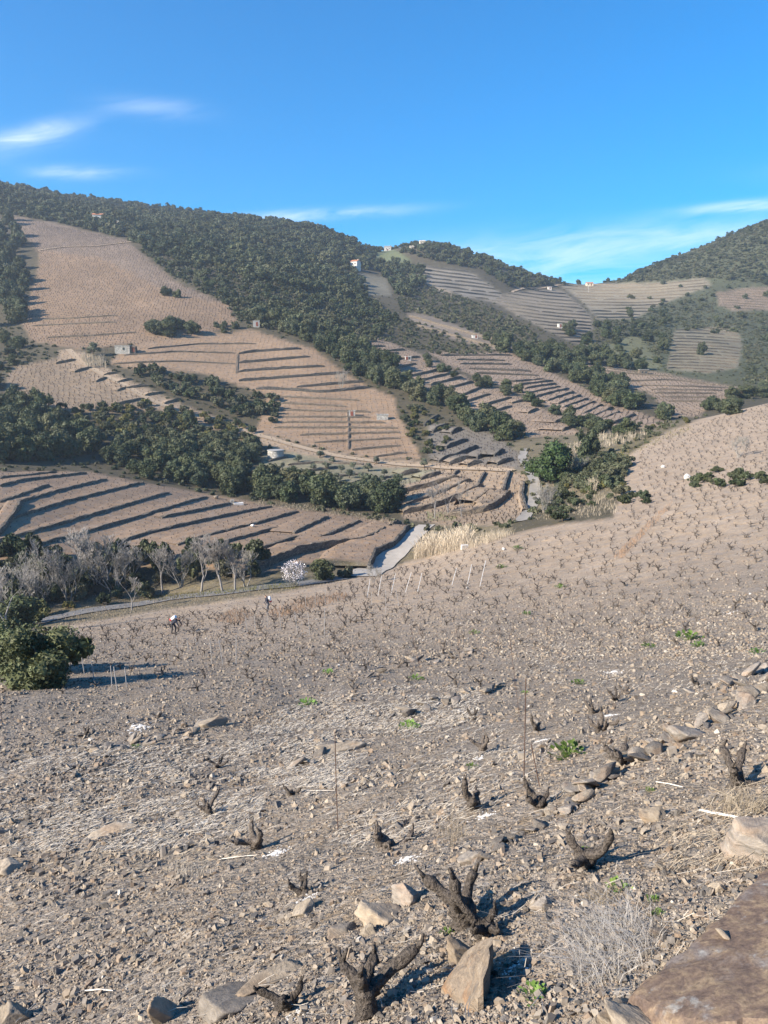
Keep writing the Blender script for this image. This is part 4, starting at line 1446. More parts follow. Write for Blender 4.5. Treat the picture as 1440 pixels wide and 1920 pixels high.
# almond in blossom
p = at2(552, 1100)
alm = empty('almond_tree', p, 1.0, 52 / F * p.y / 5.2)
br = link('branches', BARE_M[0], alm)
g_ = np.random.default_rng(5)
nb_ = 1300
d_ = g_.normal(size=(nb_, 3))
d_ /= np.linalg.norm(d_, axis=1, keepdims=True)
c_ = d_ * g_.uniform(.55, 1.05, nb_)[:, None] * np.array((2.5, 2.5, 2.3)) + np.array((0, 0, 3.0))
t_ = g_.normal(size=(nb_, 3, 3)) * .09
link('blossom', mk_mesh('blossom', (c_[:, None, :] + t_).reshape(-1, 3), np.arange(nb_ * 3).reshape(-1, 3), M['blossom']), alm)
tag(alm, 'white blossoming almond tree at the edge of the near vineyard', 'tree')


# ------------------------------------------------------------------ reeds and rank grass
def blades(name, P, hmin, hmax, w, mat, label, lean=.25, seg=2, plume=0.0, parent=None, bias=(0, 0), seed=1):
    g = random.Random(seed)
    V, Fc = [], []
    for p in P:
        h = g.uniform(hmin, hmax)
        a = g.uniform(0, 6.28)
        dx, dy = math.cos(a), math.sin(a)
        le = h * lean * g.uniform(.1, 1)
        b = g.uniform(0, 6.28)
        lx, ly = math.cos(b) * le + bias[0] * h, math.sin(b) * le + bias[1] * h
        o = len(V)
        for k in range(seg + 1):
            t = k / seg
            ww = w * (1 - .75 * t) * g.uniform(.8, 1.2)
            if plume and k == seg:
                ww = plume
            x, y, z = p[0] + lx * t * t, p[1] + ly * t * t, p[2] - .05 * h + h * t * (1 - .25 * lean * t)
            V.append((x - dx * ww, y - dy * ww, z))
            V.append((x + dx * ww, y + dy * ww, z))
        for k in range(seg):
            q = o + k * 2
            Fc.append((q, q + 1, q + 3, q + 2))
    o = link(name, mk_mesh(name, V, Fc, mat), parent)
    if label:
        tag(o, label, None, None, 'stuff')
    return o


def field_points(poly, n, seed=0):
    g = random.Random(seed)
    xs_, ys_ = [q[0] for q in poly], [q[1] for q in poly]
    out = []
    while len(out) < n:
        x, y = g.uniform(min(xs_), max(xs_)), g.uniform(min(ys_), max(ys_))
        if inside(poly, np.array([x]), np.array([y]))[0]:
            out.append(at2(x, y))
    return out


blades('reed_bed', field_points([(775, 1050), (795, 1022), (850, 1014), (885, 1010), (880, 1026), (840, 1038)], 2400, 1) + field_points([(880, 1012), (925, 1006), (960, 1004), (920, 1018), (870, 1030)], 0, 51), 1.4, 3.3, .02, M['reed'], 'tall dry straw coloured reeds beside the pale ford', .5, plume=.03)
blades('reed_bed', field_points([(870, 1014), (925, 1004), (968, 1002), (920, 1018), (865, 1034)], 1300, 51), .5, 1.7, .02, M['reed'], 'low dry reeds tapering off right of the tall reeds', .6)
blades('reed_bed', field_points([(1060, 838), (1130, 815), (1210, 808), (1215, 822), (1140, 838), (1080, 852)], 900, 2), .9, 2.0, .035, M['reed'], 'pale reeds in the valley floor beyond the round pine', .3)
blades('reed_bed', field_points([(1060, 955), (1100, 930), (1150, 935), (1160, 962), (1090, 972)], 500, 3), .3, .9, .025, M['reed'], 'dry reeds at the foot of the near slope', .4)
blades('reed_bed', field_points([(1098, 915), (1122, 910), (1118, 925), (1102, 926)], 260, 4), 1.6, 2.6, .05, M['reed'], 'small sheaf of yellow reeds below the stream thicket', .3)
blades('reed_bed', field_points([(150, 672), (195, 672), (200, 690), (165, 690)], 500, 5), 2.0, 3.6, .07, M['reed'], 'pale reeds below the stone hut', .35)
blades('dead_grass', field_points([(500, 1150), (560, 1125), (640, 1112), (660, 1120), (600, 1138), (520, 1160)], 900, 6), .25, .6, .02, M['rust_grass'], 'reddish dead grass behind the standing worker', .5)
blades('dead_grass', field_points([(400, 1165), (440, 1140), (480, 1150), (450, 1172)], 420, 7), .2, .5, .02, M['rust_grass'], 'reddish dead grass between the two workers', .5)
blades('dead_grass', field_points([(1150, 1045), (1240, 955), (1262, 940), (1255, 955), (1165, 1050)], 700, 8), .2, .45, .02, M['rust_grass'], 'reddish grass line climbing the near slope', .5)
blades('verge_grass', field_points([(280, 1118), (480, 1100), (560, 1092), (560, 1104), (470, 1108), (280, 1128)], 1500, 9), .15, .45, .03, M['yellow'], 'green verge grass along the lane under the bare trees', .5)
blades('verge_grass', field_points([(800, 960), (850, 962), (860, 975), (800, 978)], 500, 10), .15, .4, .03, M['weed'], 'fresh green grass patch at the top of the ford', .5)
blades('verge_grass', field_points([(480, 935), (600, 950), (740, 975), (740, 985), (600, 962), (480, 948)], 1500, 11), .2, .6, .035, M['straw'], 'dry grass strip along the top of the left vineyard', .5)
blades('verge_grass', field_points([(1010, 880), (1180, 850), (1172, 930), (1090, 965), (1000, 978)], 2600, 13), .15, .6, .035, M['straw'], 'dry grass on the stream bank below the round pine', .6)
blades('verge_grass', field_points([(100, 1160), (280, 1128), (520, 1102), (640, 1088), (640, 1096), (520, 1114), (280, 1148), (100, 1180)], 1800, 14), .1, .35, .025, M['straw'], 'dry grass along the near side of the lower lane', .6)
blades('verge_grass', field_points([(1100, 850), (1190, 830), (1290, 795), (1300, 805), (1190, 850), (1150, 865)], 900, 12), .2, .6, .05, M['yellow'], 'green grass on the valley floor beside the right vineyard', .5)

# ================================================================== vines
def vine_mesh(name, seed, mat, sides=8, arms=4, h=.30, r=.055, arm_len=.30, seg=5, knob=.16):
    rr = random.Random(seed)
    mb = MB()
    lean = Vector((rr.uniform(-.25, .25), rr.uniform(-.25, .25), 1))
    pts, rad = [], []
    p = Vector((0, 0, -.08))
    for k in range(seg + 1):
        t = k / seg
        pts.append(p.copy())
        rad.append(r * (1.25 - .55 * t + (.45 if k == seg - 1 else 0) + (.2 if k == seg else 0)) * rr.uniform(.85, 1.15))
        p = p + (lean + Vector((rr.uniform(-.3, .3), rr.uniform(-.3, .3), 0))) * ((h + .08) / seg)
    mb.tube(pts, rad, sides, knob=knob)
    head = pts[-1]
    for a in range(arms):
        th = a * 2 * math.pi / arms + rr.uniform(-.5, .5)
        d = Vector((math.cos(th), math.sin(th), rr.uniform(.0, .6))).normalized()
        L = arm_len * rr.uniform(.55, 1.25)
        q = head - Vector((0, 0, rr.uniform(0, .08)))
        P, Q = [q.copy()], [r * .8]
        ns = seg
        for k in range(ns):
            d = (d + Vector((rr.uniform(-.35, .35), rr.uniform(-.35, .35), rr.uniform(.0, .3)))).normalized()
            q = q + d * (L / ns)
            P.append(q.copy())
            Q.append(r * (.66 - .3 * (k + 1) / ns) * (1.35 if k == ns - 2 else 1.0))
        mb.tube(P, Q, max(4, sides - 2), knob=knob)
        for b in range(rr.choice((1, 2, 2))):      # pruned spurs
            dd = (d + Vector((rr.uniform(-.8, .8), rr.uniform(-.8, .8), rr.uniform(.2, .9)))).normalized()
            l2 = rr.uniform(.04, .09)
            mb.tube([P[-1], P[-1] + dd * l2 * .6, P[-1] + (dd + Vector((rr.uniform(-.2, .2), rr.uniform(-.2, .2), .2))) * l2], [r * .24, r * .18, r * .12], max(3, sides - 4))
    return mb.mesh(name, mat, True)


VINE_NEAR = [vine_mesh('vine_wood', 400 + i, M['vine'], 10, 3 + i % 3, .11 + .03 * (i % 4), .078, .34, 6, .34) for i in range(8)]
VINE_MID = [vine_mesh('vine_wood_small', 420 + i, M['vine'], 5, 3 + i % 3, .25, .052, .36, 3, .15) for i in range(7)]


def far_vine(seed):
    rr = random.Random(seed)
    mb = MB()
    mb.tube([(0, 0, -.1), (rr.uniform(-.06, .06), rr.uniform(-.06, .06), .3)], [.08, .08], 3)
    for k in range(3):
        a = k * 2.1 + rr.uniform(-.4, .4)
        mb.tube([(0, 0, .26), (math.cos(a) * .3, math.sin(a) * .3, .62)], [.07, .035], 3, cap=False)
    return mb.mesh('distant_vine', M['vine_far'])


VINE_FAR = [far_vine(440 + i) for i in range(4)]

NAMED = [   # photo position of the foot, size, label
    (870, 1738, 1.35, 'thick gnarled two headed vine stump above the rusty triangular rock'),
    (905, 1752, .95, 'short shaggy vine head beside the thick stump'),
    (722, 1590, 1.1, 'low vine with long dark shadow at the middle of the foreground'),
    (485, 1592, 1.05, 'vine with splayed arms left of the foreground middle'),
    (395, 1530, 1.0, 'stubby vine next to two tan stones and a white ash patch'),
    (885, 1520, 1.0, 'upright thin armed vine right of the rusty rod'),
    (1012, 1516, .8, 'small broken vine stub beside the second stone row'),
    (1158, 1432, 1.05, 'twisted pale vine trunk rising beside the stone row'),
    (1105, 1625, 1.05, 'dark vine above the big grey dry grass tuft'),
    (1385, 1475, 1.15, 'sprawling old vine at the right edge above the pale cane'),
    (905, 1412, .95, 'forked vine standing over a white ash patch'),
    (545, 1490, .8, 'low brushy vine stub beside the tan slab row'),
    (575, 1672, .8, 'sunken vine stub with a round dark shadow'),
    (690, 1905, 1.25, 'vine at the bottom edge casting a long shadow to the triangular rock'),
    (525, 1895, .8, 'small bent vine cane at the bottom edge'),
    (1112, 1338, .9, 'small vine stub with black shadow, upper one of a pair'),
    (1122, 1372, .95, 'low vine stub left of the stone row'),
    (1005, 1372, .9, 'vine stub in a hollow next to a rusty rod'),
    (1175, 1300, .85, 'thin vine standing between two stone rows'),
    (890, 1345, .85, 'thin vine below the tan stone ledge'),
    (405, 1440, .8, 'vine stub in the straw left of the stones'),
    (620, 1268, .95, 'bushy vine beside a green weed above the straw'),
]
named_xy = []
for x, y, sc_, lb in NAMED:
    p = at2(x, y)
    named_xy.append((p.x, p.y))
    o = link('vine', rnd.choice(VINE_NEAR), None, p - Vector((0, 0, .02)), (rnd.uniform(-.15, .15), rnd.uniform(-.15, .15), rnd.uniform(0, 6.28)), sc_ * (.8 if p.y > 6 else .6))
    tag(o, lb, 'vine', 'bush vines on the near slope')


def grid_points(poly, sx, sy, ang, jit, ylo, yhi, seed=0, miss=.06):
    """planted rows inside a photo outline"""
    g = np.random.default_rng(seed)
    W = []
    n = len(poly)
    for i in range(n):
        a, b = poly[i], poly[(i + 1) % n]
        for t in (0, .5):
            px, py = a[0] + (b[0] - a[0]) * t, a[1] + (b[1] - a[1]) * t
            p = at2(min(max(px, -260), 1700), min(py, 2050))
            W.append((p.x, p.y))
    W = np.array(W)
    c = W.mean(0)
    ca, sa = math.cos(ang), math.sin(ang)
    Q = (W - c) @ np.array([[ca, -sa], [sa, ca]])
    lo, hi = Q.min(0) - 3, Q.max(0) + 3
    a, b = np.meshgrid(np.arange(lo[0], hi[0], sx), np.arange(lo[1], hi[1], sy))
    a = a + g.normal(0, jit, a.shape)
    b = b + g.normal(0, jit, b.shape)
    q = np.stack([a.ravel(), b.ravel()], 1) @ np.array([[ca, sa], [-sa, ca]]) + c
    q = q[g.random(len(q)) > miss]
    q = q[(q[:, 1] > ylo) & (q[:, 1] < yhi)]
    z = height(q[:, 0], q[:, 1])
    px, py = to_px(q[:, 0], q[:, 1], z)
    return q[inside(poly, px, py)]


NEARV = [(-120, 1300), (60, 1200), (280, 1160), (500, 1135), (690, 1085), (770, 1062), (960, 1012), (1040, 1000), (1150, 985), (1190, 930), (1200, 850), (1260, 812), (1340, 785), (1440, 757), (1560, 740), (1560, 2000), (-120, 2000)]
q = grid_points(NEARV, 1.8, 1.7, R(42), .42, 10, 230, 3, .2)
qx, qy = to_px(q[:, 0], q[:, 1], height(q[:, 0], q[:, 1]))
q = q[(qy < 1290 - 70 * (qx > 900)) | (npr.random(len(q)) < .12)]
nx = np.array(named_xy)
d2 = ((q[:, None, :] - nx[None]) ** 2).sum(-1).min(1)
q = q[d2 > 1.3 ** 2]
# keep clear of the bush at the left edge
bp = at2(60, 1275)
q = q[(q[:, 0] - bp.x) ** 2 + (q[:, 1] - bp.y) ** 2 > 9]
pz = np.array([drop(a, b) for a, b in q])
ppx, ppy = to_px(q[:, 0], q[:, 1], pz)
vis = (ppx > -60) & (ppx < 1500) & (ppy < 1960)
q, pz = q[vis], pz[vis]
order = np.argsort(q[:, 1])
first = order[:275]
for i in first:
    o = link('vine', rnd.choice(VINE_MID if q[i, 1] > 22 else VINE_NEAR), None, (q[i, 0], q[i, 1], pz[i]), (rnd.uniform(-.2, .2), rnd.uniform(-.2, .2), rnd.uniform(0, 6.28)), rnd.uniform(.5, .85))
    tag(o, 'small leafless bush vine among the scattered vines of the near slope', 'vine', 'scattered bush vines on the near slope')
rest = order[275:]
g_ = np.random.default_rng(8)
n_ = len(rest)
o = scatter('vine_rows', np.column_stack([q[rest], pz[rest]]), np.column_stack([g_.uniform(-.15, .15, n_), g_.uniform(-.15, .15, n_), g_.uniform(0, 6.28, n_)]),
            np.repeat(g_.uniform(.65, 1.2, n_)[:, None], 3, 1), g_.integers(0, len(VINE_MID), n_), VINE_MID)
tag(o, 'leafless bush vines further down the near slope', None, None, 'stuff')

P, S = [], []
for poly, sx, sy, ang, sc_ in ((FIELD_A, 2.2, 1.9, R(66), .5), (FIELD_B, 1.9, 2.3, R(4), .62), (FIELD_U, 2.0, 2.6, R(-28), 1.25), (FIELD_L, 1.8, 1.8, R(20), 1.0), (FIELD_C, 1.8, 1.9, R(-25), .9),
                               (FIELD_E, 1.9, 2.0, R(-20), .9), (FIELD_F, 2.0, 2.1, R(-8), .9), (FIELD_P, 1.7, 1.7, R(30), .9), (FIELD_J, 2.2, 2.2, R(5), 1.1), (FIELD_D, 2.0, 1.9, R(20), .9), (PATH_BANK, 2.4, 2.2, R(-30), .7)):
    w = grid_points(poly, sx, sy, ang, .3 if poly in (FIELD_A, FIELD_P, FIELD_L) else .18, 112, 900, 7, .14)
    for a, b in w:
        P.append((a, b, drop(a, b)))
        S.append(sc_ * rnd.uniform(.75, 1.15))
n_ = len(P)
o = scatter('vine_field', P, np.column_stack([g_.uniform(-.1, .1, n_), g_.uniform(-.1, .1, n_), g_.uniform(0, 6.28, n_)]), np.repeat(np.array(S)[:, None], 3, 1), g_.integers(0, 4, n_), VINE_FAR)
tag(o, 'rows of tiny leafless vines on the far terraces', None, None, 'stuff')


# ================================================================== stones
def _ico_sub(k):
    v, f = ICO
    v, f = v.tolist(), f.tolist()
    for _ in range(k):
        mid, nf = {}, []

        def m_(a, b):
            key = (min(a, b), max(a, b))
            if key not in mid:
                q = [(v[a][i] + v[b][i]) / 2 for i in range(3)]
                l = math.sqrt(sum(x * x for x in q))
                v.append([x / l for x in q])
                mid[key] = len(v) - 1
            return mid[key]
        for a, b, c in f:
            x, y, z = m_(a, b), m_(b, c), m_(c, a)
            nf += [(a, x, z), (b, y, x), (c, z, y), (x, y, z)]
        f = nf
    return np.array(v), np.array(f)


ICOS = {k: _ico_sub(k) for k in (1, 2, 3, 4)}


def rock_mesh(name, seed, dims, mat, n=12, rough=.05, res=2):
    """angular schist block: cut by random cleavage planes, then roughened"""
    g = np.random.default_rng(seed)
    D, Fc = ICOS[res]
    N = g.normal(size=(n + 6, 3))
    N[:4, 2] = np.array((2.5, -2.5, 2.0, -2.2))[:4]
    N /= np.linalg.norm(N, axis=1, keepdims=True)
    d = g.uniform(.42, 1.0, len(N))
    dt = D @ N.T
    r = np.min(np.where(dt > .05, d[None] / np.maximum(dt, .05), 9), axis=1)
    r = np.minimum(r, 1.7)
    V = D * r[:, None]
    q = V * 2.3 + seed % 97
    V = V * (1 + rough * (vnoise(q[:, 0] + q[:, 2] * 1.7, q[:, 1] - q[:, 2], seed) * 1.4 + vnoise(q[:, 0] * 3 + q[:, 2] * 4, q[:, 1] * 3 - q[:, 2] * 3, seed + 3)))[:, None]
    ext = V.max(0) - V.min(0)
    V = (V - (V.max(0) + V.min(0)) / 2) / ext * np.array(dims)
    return mk_mesh(name, V, Fc, mat)


def chip_mesh(name, seed, dims, mat, n=6):
    rr = random.Random(seed)
    an = sorted(2 * math.pi * (k + rr.uniform(-.35, .35)) / n for k in range(n))
    rad = [rr.uniform(.6, 1.1) for _ in range(n)]
    tx, ty = rr.uniform(-.5, .5), rr.uniform(-.5, .5)
    V = []
    for zf, rf in ((-.5, 1.0), (.5, rr.uniform(.7, .95))):
        for a, r in zip(an, rad):
            x, y = math.cos(a) * r * rf * .5, math.sin(a) * r * rf * .5
            V.append((x * dims[0], y * dims[1], (zf + (x * tx + y * ty) * (zf > 0)) * dims[2]))
    Fc = [(k, (k + 1) % n, n + (k + 1) % n, n + k) for k in range(n)] + [tuple(range(n, 2 * n)), tuple(range(n - 1, -1, -1))]
    return mk_mesh(name, V, Fc, mat)


CHIP = [chip_mesh('schist_chip', 500 + i, (1.0, rnd.uniform(.4, .85), rnd.uniform(.15, .5)), M['pebble'], 4 + i % 4) for i in range(12)]
ROCK = [rock_mesh('field_rock', 520 + i, (1.0, rnd.uniform(.5, .85), rnd.uniform(.2, .45)), M['stone'] if i % 3 else M['stone_tan'], 3 + i % 5, .05, 3) for i in range(12)]


def ground_pixels(n, x0, x1, y0, y1, seed):
    g = np.random.default_rng(seed)
    return [(at2(float(a), float(b)), float(b)) for a, b in zip(g.uniform(x0, x1, n), g.uniform(y0, y1, n))]


P, Rt, S, I = [], [], [], []
for p, y in ground_pixels(85000, -140, 1580, 1120, 2060, 21) + ground_pixels(40000, -60, 1500, 860, 1240, 22):
    if p.y > 120 or p.y < 3 and False or rnd.random() > smooth(1000, 1250, y) * .8 + .12:
        continue
    dist = p.length
    w = float(vnoise(p.x / 1.3, p.y / 1.3, 71)) + .5
    sp = min(18, 3.1 / (rnd.random() ** .46 + .06)) * (.55 + .9 * w)
    s_ = min(.17, max(.011, sp * dist / F))
    P.append((p.x, p.y, p.z + s_ * .14))
    Rt.append((rnd.gauss(0, .32), rnd.gauss(0, .32), rnd.uniform(0, 6.28)))
    S.append((s_, s_ * rnd.uniform(.7, 1.1), s_ * rnd.uniform(.8, 1.7)))
    I.append(rnd.randrange(len(CHIP)))
tag(scatter('schist_gravel', P, Rt, S, I, CHIP), 'grey brown schist chips covering the near slope', None, None, 'stuff')

# larger loose stones, one by one
k = 0
for p, y in ground_pixels(295, -20, 1460, 1235, 1915, 33):
    if p.y > 40:
        continue
    s_ = min(.34, max(.07, rnd.uniform(9, 20) * (1 + .9 * (rnd.random() < .12)) * p.length / F))
    o = link('loose_stone', rnd.choice(ROCK), None, p + Vector((0, 0, s_ * .05)), (rnd.gauss(0, .25), rnd.gauss(0, .25), rnd.uniform(0, 6.28)), (s_, s_ * rnd.uniform(.7, 1), s_ * rnd.uniform(.6, 1.0)))
    tag(o, 'loose schist stone lying among the chips of the near slope', 'stone', 'loose stones on the near slope')
    k += 1


# rows of edging stones on the near slope
def stone_row(pts, n, s0, s1, label, rise=.0, seed=0, mats=('stone', 'stone_tan')):
    rr = random.Random(seed)
    root = empty('stone_row', at2(*pts[len(pts) // 2]))
    c = root.location.copy()
    seg = [math.dist(a, b) for a, b in zip(pts[:-1], pts[1:])]
    for k in range(n):
        t = (k + rr.uniform(-.35, .35)) / n * sum(seg)
        t = max(0, min(sum(seg) - .01, t))
        i = 0
        while t > seg[i]:
            t -= seg[i]
            i += 1
        f = t / seg[i]
        x, y = pts[i][0] + (pts[i + 1][0] - pts[i][0]) * f, pts[i][1] + (pts[i + 1][1] - pts[i][1]) * f
        x += rr.uniform(-6, 6)
        y += rr.uniform(-9, 9)
        p = at2(x, y)
        s_ = rr.uniform(s0, s1) * p.length / F
        me = rr.choice(ROCK)
        ang = math.atan2(at2(*pts[-1]).y - at2(*pts[0]).y, at2(*pts[-1]).x - at2(*pts[0]).x)
        link('stone', me, root, p - c + Vector((0, 0, s_ * rr.uniform(.02, .22) + rise)), (rr.gauss(0, .25), rr.gauss(0, .25), ang + rr.gauss(0, .5)), (s_, s_ * rr.uniform(.6, .9), s_ * rr.uniform(.6, 1.0)))
    return tag(root, label, 'stone row')


stone_row([(1055, 1520), (1110, 1475), (1180, 1430), (1250, 1395), (1330, 1355), (1390, 1320), (1450, 1275)], 46, 26, 72, 'row of overlapping flat schist slabs climbing to the right edge', .02, 1)
stone_row([(880, 1620), (940, 1585), (1000, 1550), (1050, 1525)], 16, 22, 46, 'scatter of blocks continuing the right stone row downhill', .0, 2)
stone_row([(555, 1440), (600, 1415), (645, 1400)], 10, 24, 50, 'short row of stones with a long tan slab in the straw', .0, 3)
stone_row([(740, 1345), (820, 1320), (880, 1300), (930, 1288), (965, 1275)], 18, 20, 42, 'tan stone ledge climbing through the middle of the slope', .01, 4)
stone_row([(690, 1265), (760, 1242), (820, 1238), (860, 1228), (905, 1218)], 20, 14, 30, 'row of grey stones just above the straw band', .0, 5)
stone_row([(140, 1415), (200, 1402), (260, 1395), (320, 1385), (400, 1365)], 20, 16, 32, 'line of grey schist stones at the left of the slope', .0, 6)
stone_row([(1360, 1290), (1400, 1270), (1450, 1245)], 10, 24, 44, 'brown slabs stacked at the right frame edge', .03, 7)


def big_rock(px, py, wpx, dims, label, mat='stone', rz=0.0, tilt=(0, 0), seed=0, n=9, lift=.1, rough=.09):
    p = at2(px, py)
    s_ = wpx / F * p.length
    o = link('rock', rock_mesh('rock', seed, (dims[0] * s_, dims[1] * s_, dims[2] * s_), M[mat], n, rough, 4), None, p + Vector((0, 0, dims[2] * s_ * lift)), (tilt[0], tilt[1], rz))
    return tag(o, label, 'rock')


for a in ((770, 1688, 62, (1, .8, .8), 'blocky grey rock left of the thick vine stump', 'stone', .3, (0, .1), 601, 6), (712, 1722, 80, (1, .8, .6), 'rounded brown rock in front of the blocky grey rock', 'stone_tan', .8, (.1, 0), 602, 8),
          (690, 1752, 34, (1, .9, .7), 'small ochre stone under the rounded brown rock', 'stone_tan', 0, (0, 0), 603, 6), (645, 1748, 46, (1.2, .5, .5), 'narrow blue grey stone beside the ochre stone', 'stone', .4, (0, .2), 604, 7),
          (572, 1708, 48, (1, .8, .5), 'pointed tan stone by the sunken vine stub', 'stone_tan', .5, (.1, .1), 605, 5), (890, 1612, 62, (1, .75, .7), 'upright grey stone below the stone scatter', 'stone', .2, (.2, .1), 606, 7),
          (510, 1838, 105, (1.2, .36, .22), 'long flat board shaped stone near the bottom edge', 'stone_tan', .55, (0, -.05), 607, 6), (440, 1882, 110, (1, .7, .35), 'dark flat slab at the bottom edge left of centre', 'stone', .2, (.1, .1), 608, 8),
          (405, 1888, 70, (.8, .7, .4), 'grey slab leaning on the dark flat slab', 'stone', 1.0, (.2, 0), 618, 6), (300, 1912, 80, (1, .5, .8), 'orange tan shard standing at the bottom edge', 'stone_tan', .9, (.3, .4), 609, 5),
          (30, 1915, 70, (1, .6, .5), 'rust coloured shard in the bottom left corner', 'stone_tan', .4, (.2, .2), 610, 5), (20, 1632, 60, (1, .7, .4), 'tan stone at the left frame edge', 'stone_tan', .4, (.1, .1), 611, 7),
          (205, 1562, 70, (1.3, .5, .18), 'thin flat slab lying in the straw on the left', 'stone_tan', .7, (0, 0), 612, 6), (400, 1362, 44, (1.2, .6, .6), 'tan boulder at the right end of the grey stone line', 'stone_tan', .3, (0, 0), 613, 7),
          (1228, 1535, 52, (1.2, .6, .5), 'tan stone above the pale cane', 'stone_tan', -.6, (.1, .1), 614, 6), (1345, 1668, 34, (1, .9, .9), 'cube shaped tan stone above the big slab', 'stone_tan', .4, (.1, 0), 615, 4),
          (1440, 1600, 120, (1, .9, .6), 'large smooth grey rock cut by the right frame edge', 'stone', .2, (0, -.1), 616, 9), (875, 1796, 62, (1.1, .8, .7), 'brown wedge stone behind the rusty triangular rock', 'stone_tan', .5, (.2, .2), 617, 6),
          (1015, 1700, 42, (1, .8, .7), 'round grey stone in the shadow of the thick vine stump', 'stone', .1, (0, 0), 619, 7), (640, 1410, 64, (1.5, .5, .45), 'long tan slab at the end of the straw row', 'stone_tan', .5, (0, 0), 620, 6)):
    big_rock(*a)

# triangular rusty rock: a leaning wedge
def prism(outline_px, lift_top, thick, mat, name, label, cat='rock', seed=0, sub=3, wob=.012):
    """slab whose upper outline is read off the photograph at its real height over the slope"""
    rr = random.Random(seed)
    P = [at2(*q) for q in outline_px]
    top = [p * (1 - l / max(.2, -p.z)) if False else p + Vector((0, 0, l)) for p, l in zip(P, lift_top)]
    # densify
    out = []
    n = len(top)
    for i in range(n):
        for k in range(sub):
            t = k / sub
            v = top[i].lerp(top[(i + 1) % n], t)
            if k:
                v = v + Vector((rr.uniform(-wob, wob), rr.uniform(-wob, wob), rr.uniform(-wob, wob) * .5))
            out.append(v)
    A_ = np.array([(v.x, v.y, 1.0) for v in out])
    pl = np.linalg.lstsq(A_, np.array([v.z for v in out]), rcond=None)[0]
    if sub > 3:
        out = [Vector((v.x, v.y, float(pl[0] * v.x + pl[1] * v.y + pl[2]))) for v in out]
    c = sum(out, Vector()) / len(out)
    V, Fc = [], []
    m_ = len(out)
    rings = [(1.0, -thick), (1.03, -thick * .55), (1.0, -thick * .12), (.965, 0.0), (.9, .004), (.8, .006), (.70, .006), (.6, .005), (.5, .004), (.4, .004), (.3, .003), (.2, .003), (.1, .003)]
    for rf, dz in rings:
        for v in out:
            w = c + (v - c) * (rf * (1 + (rr.uniform(-.008, .008) if rf > .9 else 0)))
            V.append((w.x, w.y, w.z + dz + .012 * float(fbm(w.x / .09, w.y / .09, seed, 2))))
    for i in range(len(rings) - 1):
        for k in range(m_):
            Fc.append((i * m_ + k, i * m_ + (k + 1) % m_, (i + 1) * m_ + (k + 1) % m_, (i + 1) * m_ + k))
    V.append((c.x, c.y, c.z + .003))
    for k in range(m_):
        Fc.append((len(V) - 1, (len(rings) - 1) * m_ + k, (len(rings) - 1) * m_ + (k + 1) % m_))
    Fc.append(tuple(range(m_ - 1, -1, -1)))
    V = [Vector(v) - c for v in V]
    me = mk_mesh(name, V, Fc, mat, True)
    me.set_sharp_from_angle(angle=.6)
    o = link(name, me, None, c)
    return tag(o, label, cat)


M['rustrock'] = stone_material('rust_streaked_rock', (.13, .12, .11), (.27, .21, .15), (.36, .30, .23), rust=(.30, .165, .08), scale=2.0, rustk=.6)
prism([(826, 1862), (868, 1828), (922, 1812), (918, 1852), (906, 1895), (880, 1898)], (.03, .12, .17, .17, .08, .03), .30, M['rustrock'], 'rock', 'rusty triangular rock below the thick vine stump', seed=3)
prism([(1178, 1900), (1225, 1868), (1290, 1812), (1360, 1745), (1440, 1668), (1520, 1640), (1600, 1760), (1580, 1945), (1440, 1948), (1305, 1962), (1242, 1946)], (.10, .12, .12, .12, .12, .12, .10, .08, .07, .07, .08), .15, M['slab'], 'rock',
      'big rust brown schist slab in the bottom right corner', seed=5, sub=6, wob=.013)
for a in ((1172, 1905, 110, (1, .6, .35), 'pale layered slab tucked under the big rust slab', 'stone_tan', .4, (.2, .1), 631, 6), (1215, 1935, 130, (1, .7, .3), 'orange brown slab at the bottom edge under the big slab', 'stone_tan', .2, (.1, .2), 632, 7),
          (1120, 1925, 70, (1, .6, .5), 'orange shard at the bottom edge left of the big slab', 'stone_tan', 1.1, (.3, .1), 633, 5)):
    big_rock(*a)
p = at2(1352, 1800)
o = link('pebble', rock_mesh('pebble', 640, (.045, .075, .03), M['stone_tan'], 6), None, p + Vector((-.0, -.0, .125)), (0, 0, .3))
tag(o, 'small tan stone lying on the big rust slab', 'stone')

# ================================================================== straw, tufts, weeds, ash
def straw(name, zones, label, mat, seed, w=.0014, lmin=.05, lmax=.19):
    g = random.Random(seed)
    V, Fc = [], []
    for poly, n in zones:
        for p in field_points(poly, n, seed):
            if float(fbm(p.x / .9, p.y / .9, 88, 2)) < -.02 + g.uniform(-.25, .1):
                continue
            L = g.uniform(lmin, lmax)
            ww = max(w, .36 * p.length / F)
            a = g.uniform(0, 3.14) if g.random() < .72 else g.gauss(.4, .6)
            dx, dy = math.cos(a), math.sin(a)
            o = len(V)
            bow = g.uniform(-.12, .12) * L
            for k, t in enumerate((-.5, 0, .5)):
                x, y = p.x + dx * L * t - dy * bow * (1 - 4 * t * t), p.y + dy * L * t + dx * bow * (1 - 4 * t * t)
                z = p.z + (x - p.x) * .25 - (y - p.y) * .36 + .02 + g.uniform(0, .05)
                V.append((x + dy * ww, y - dx * ww, z))
                V.append((x - dy * ww, y + dx * ww, z + ww * .6))
            Fc += [(o, o + 1, o + 3, o + 2), (o + 2, o + 3, o + 5, o + 4)]
        seed += 1
    return tag(link(name, mk_mesh(name, V, Fc, mat)), label, None, None, 'stuff')


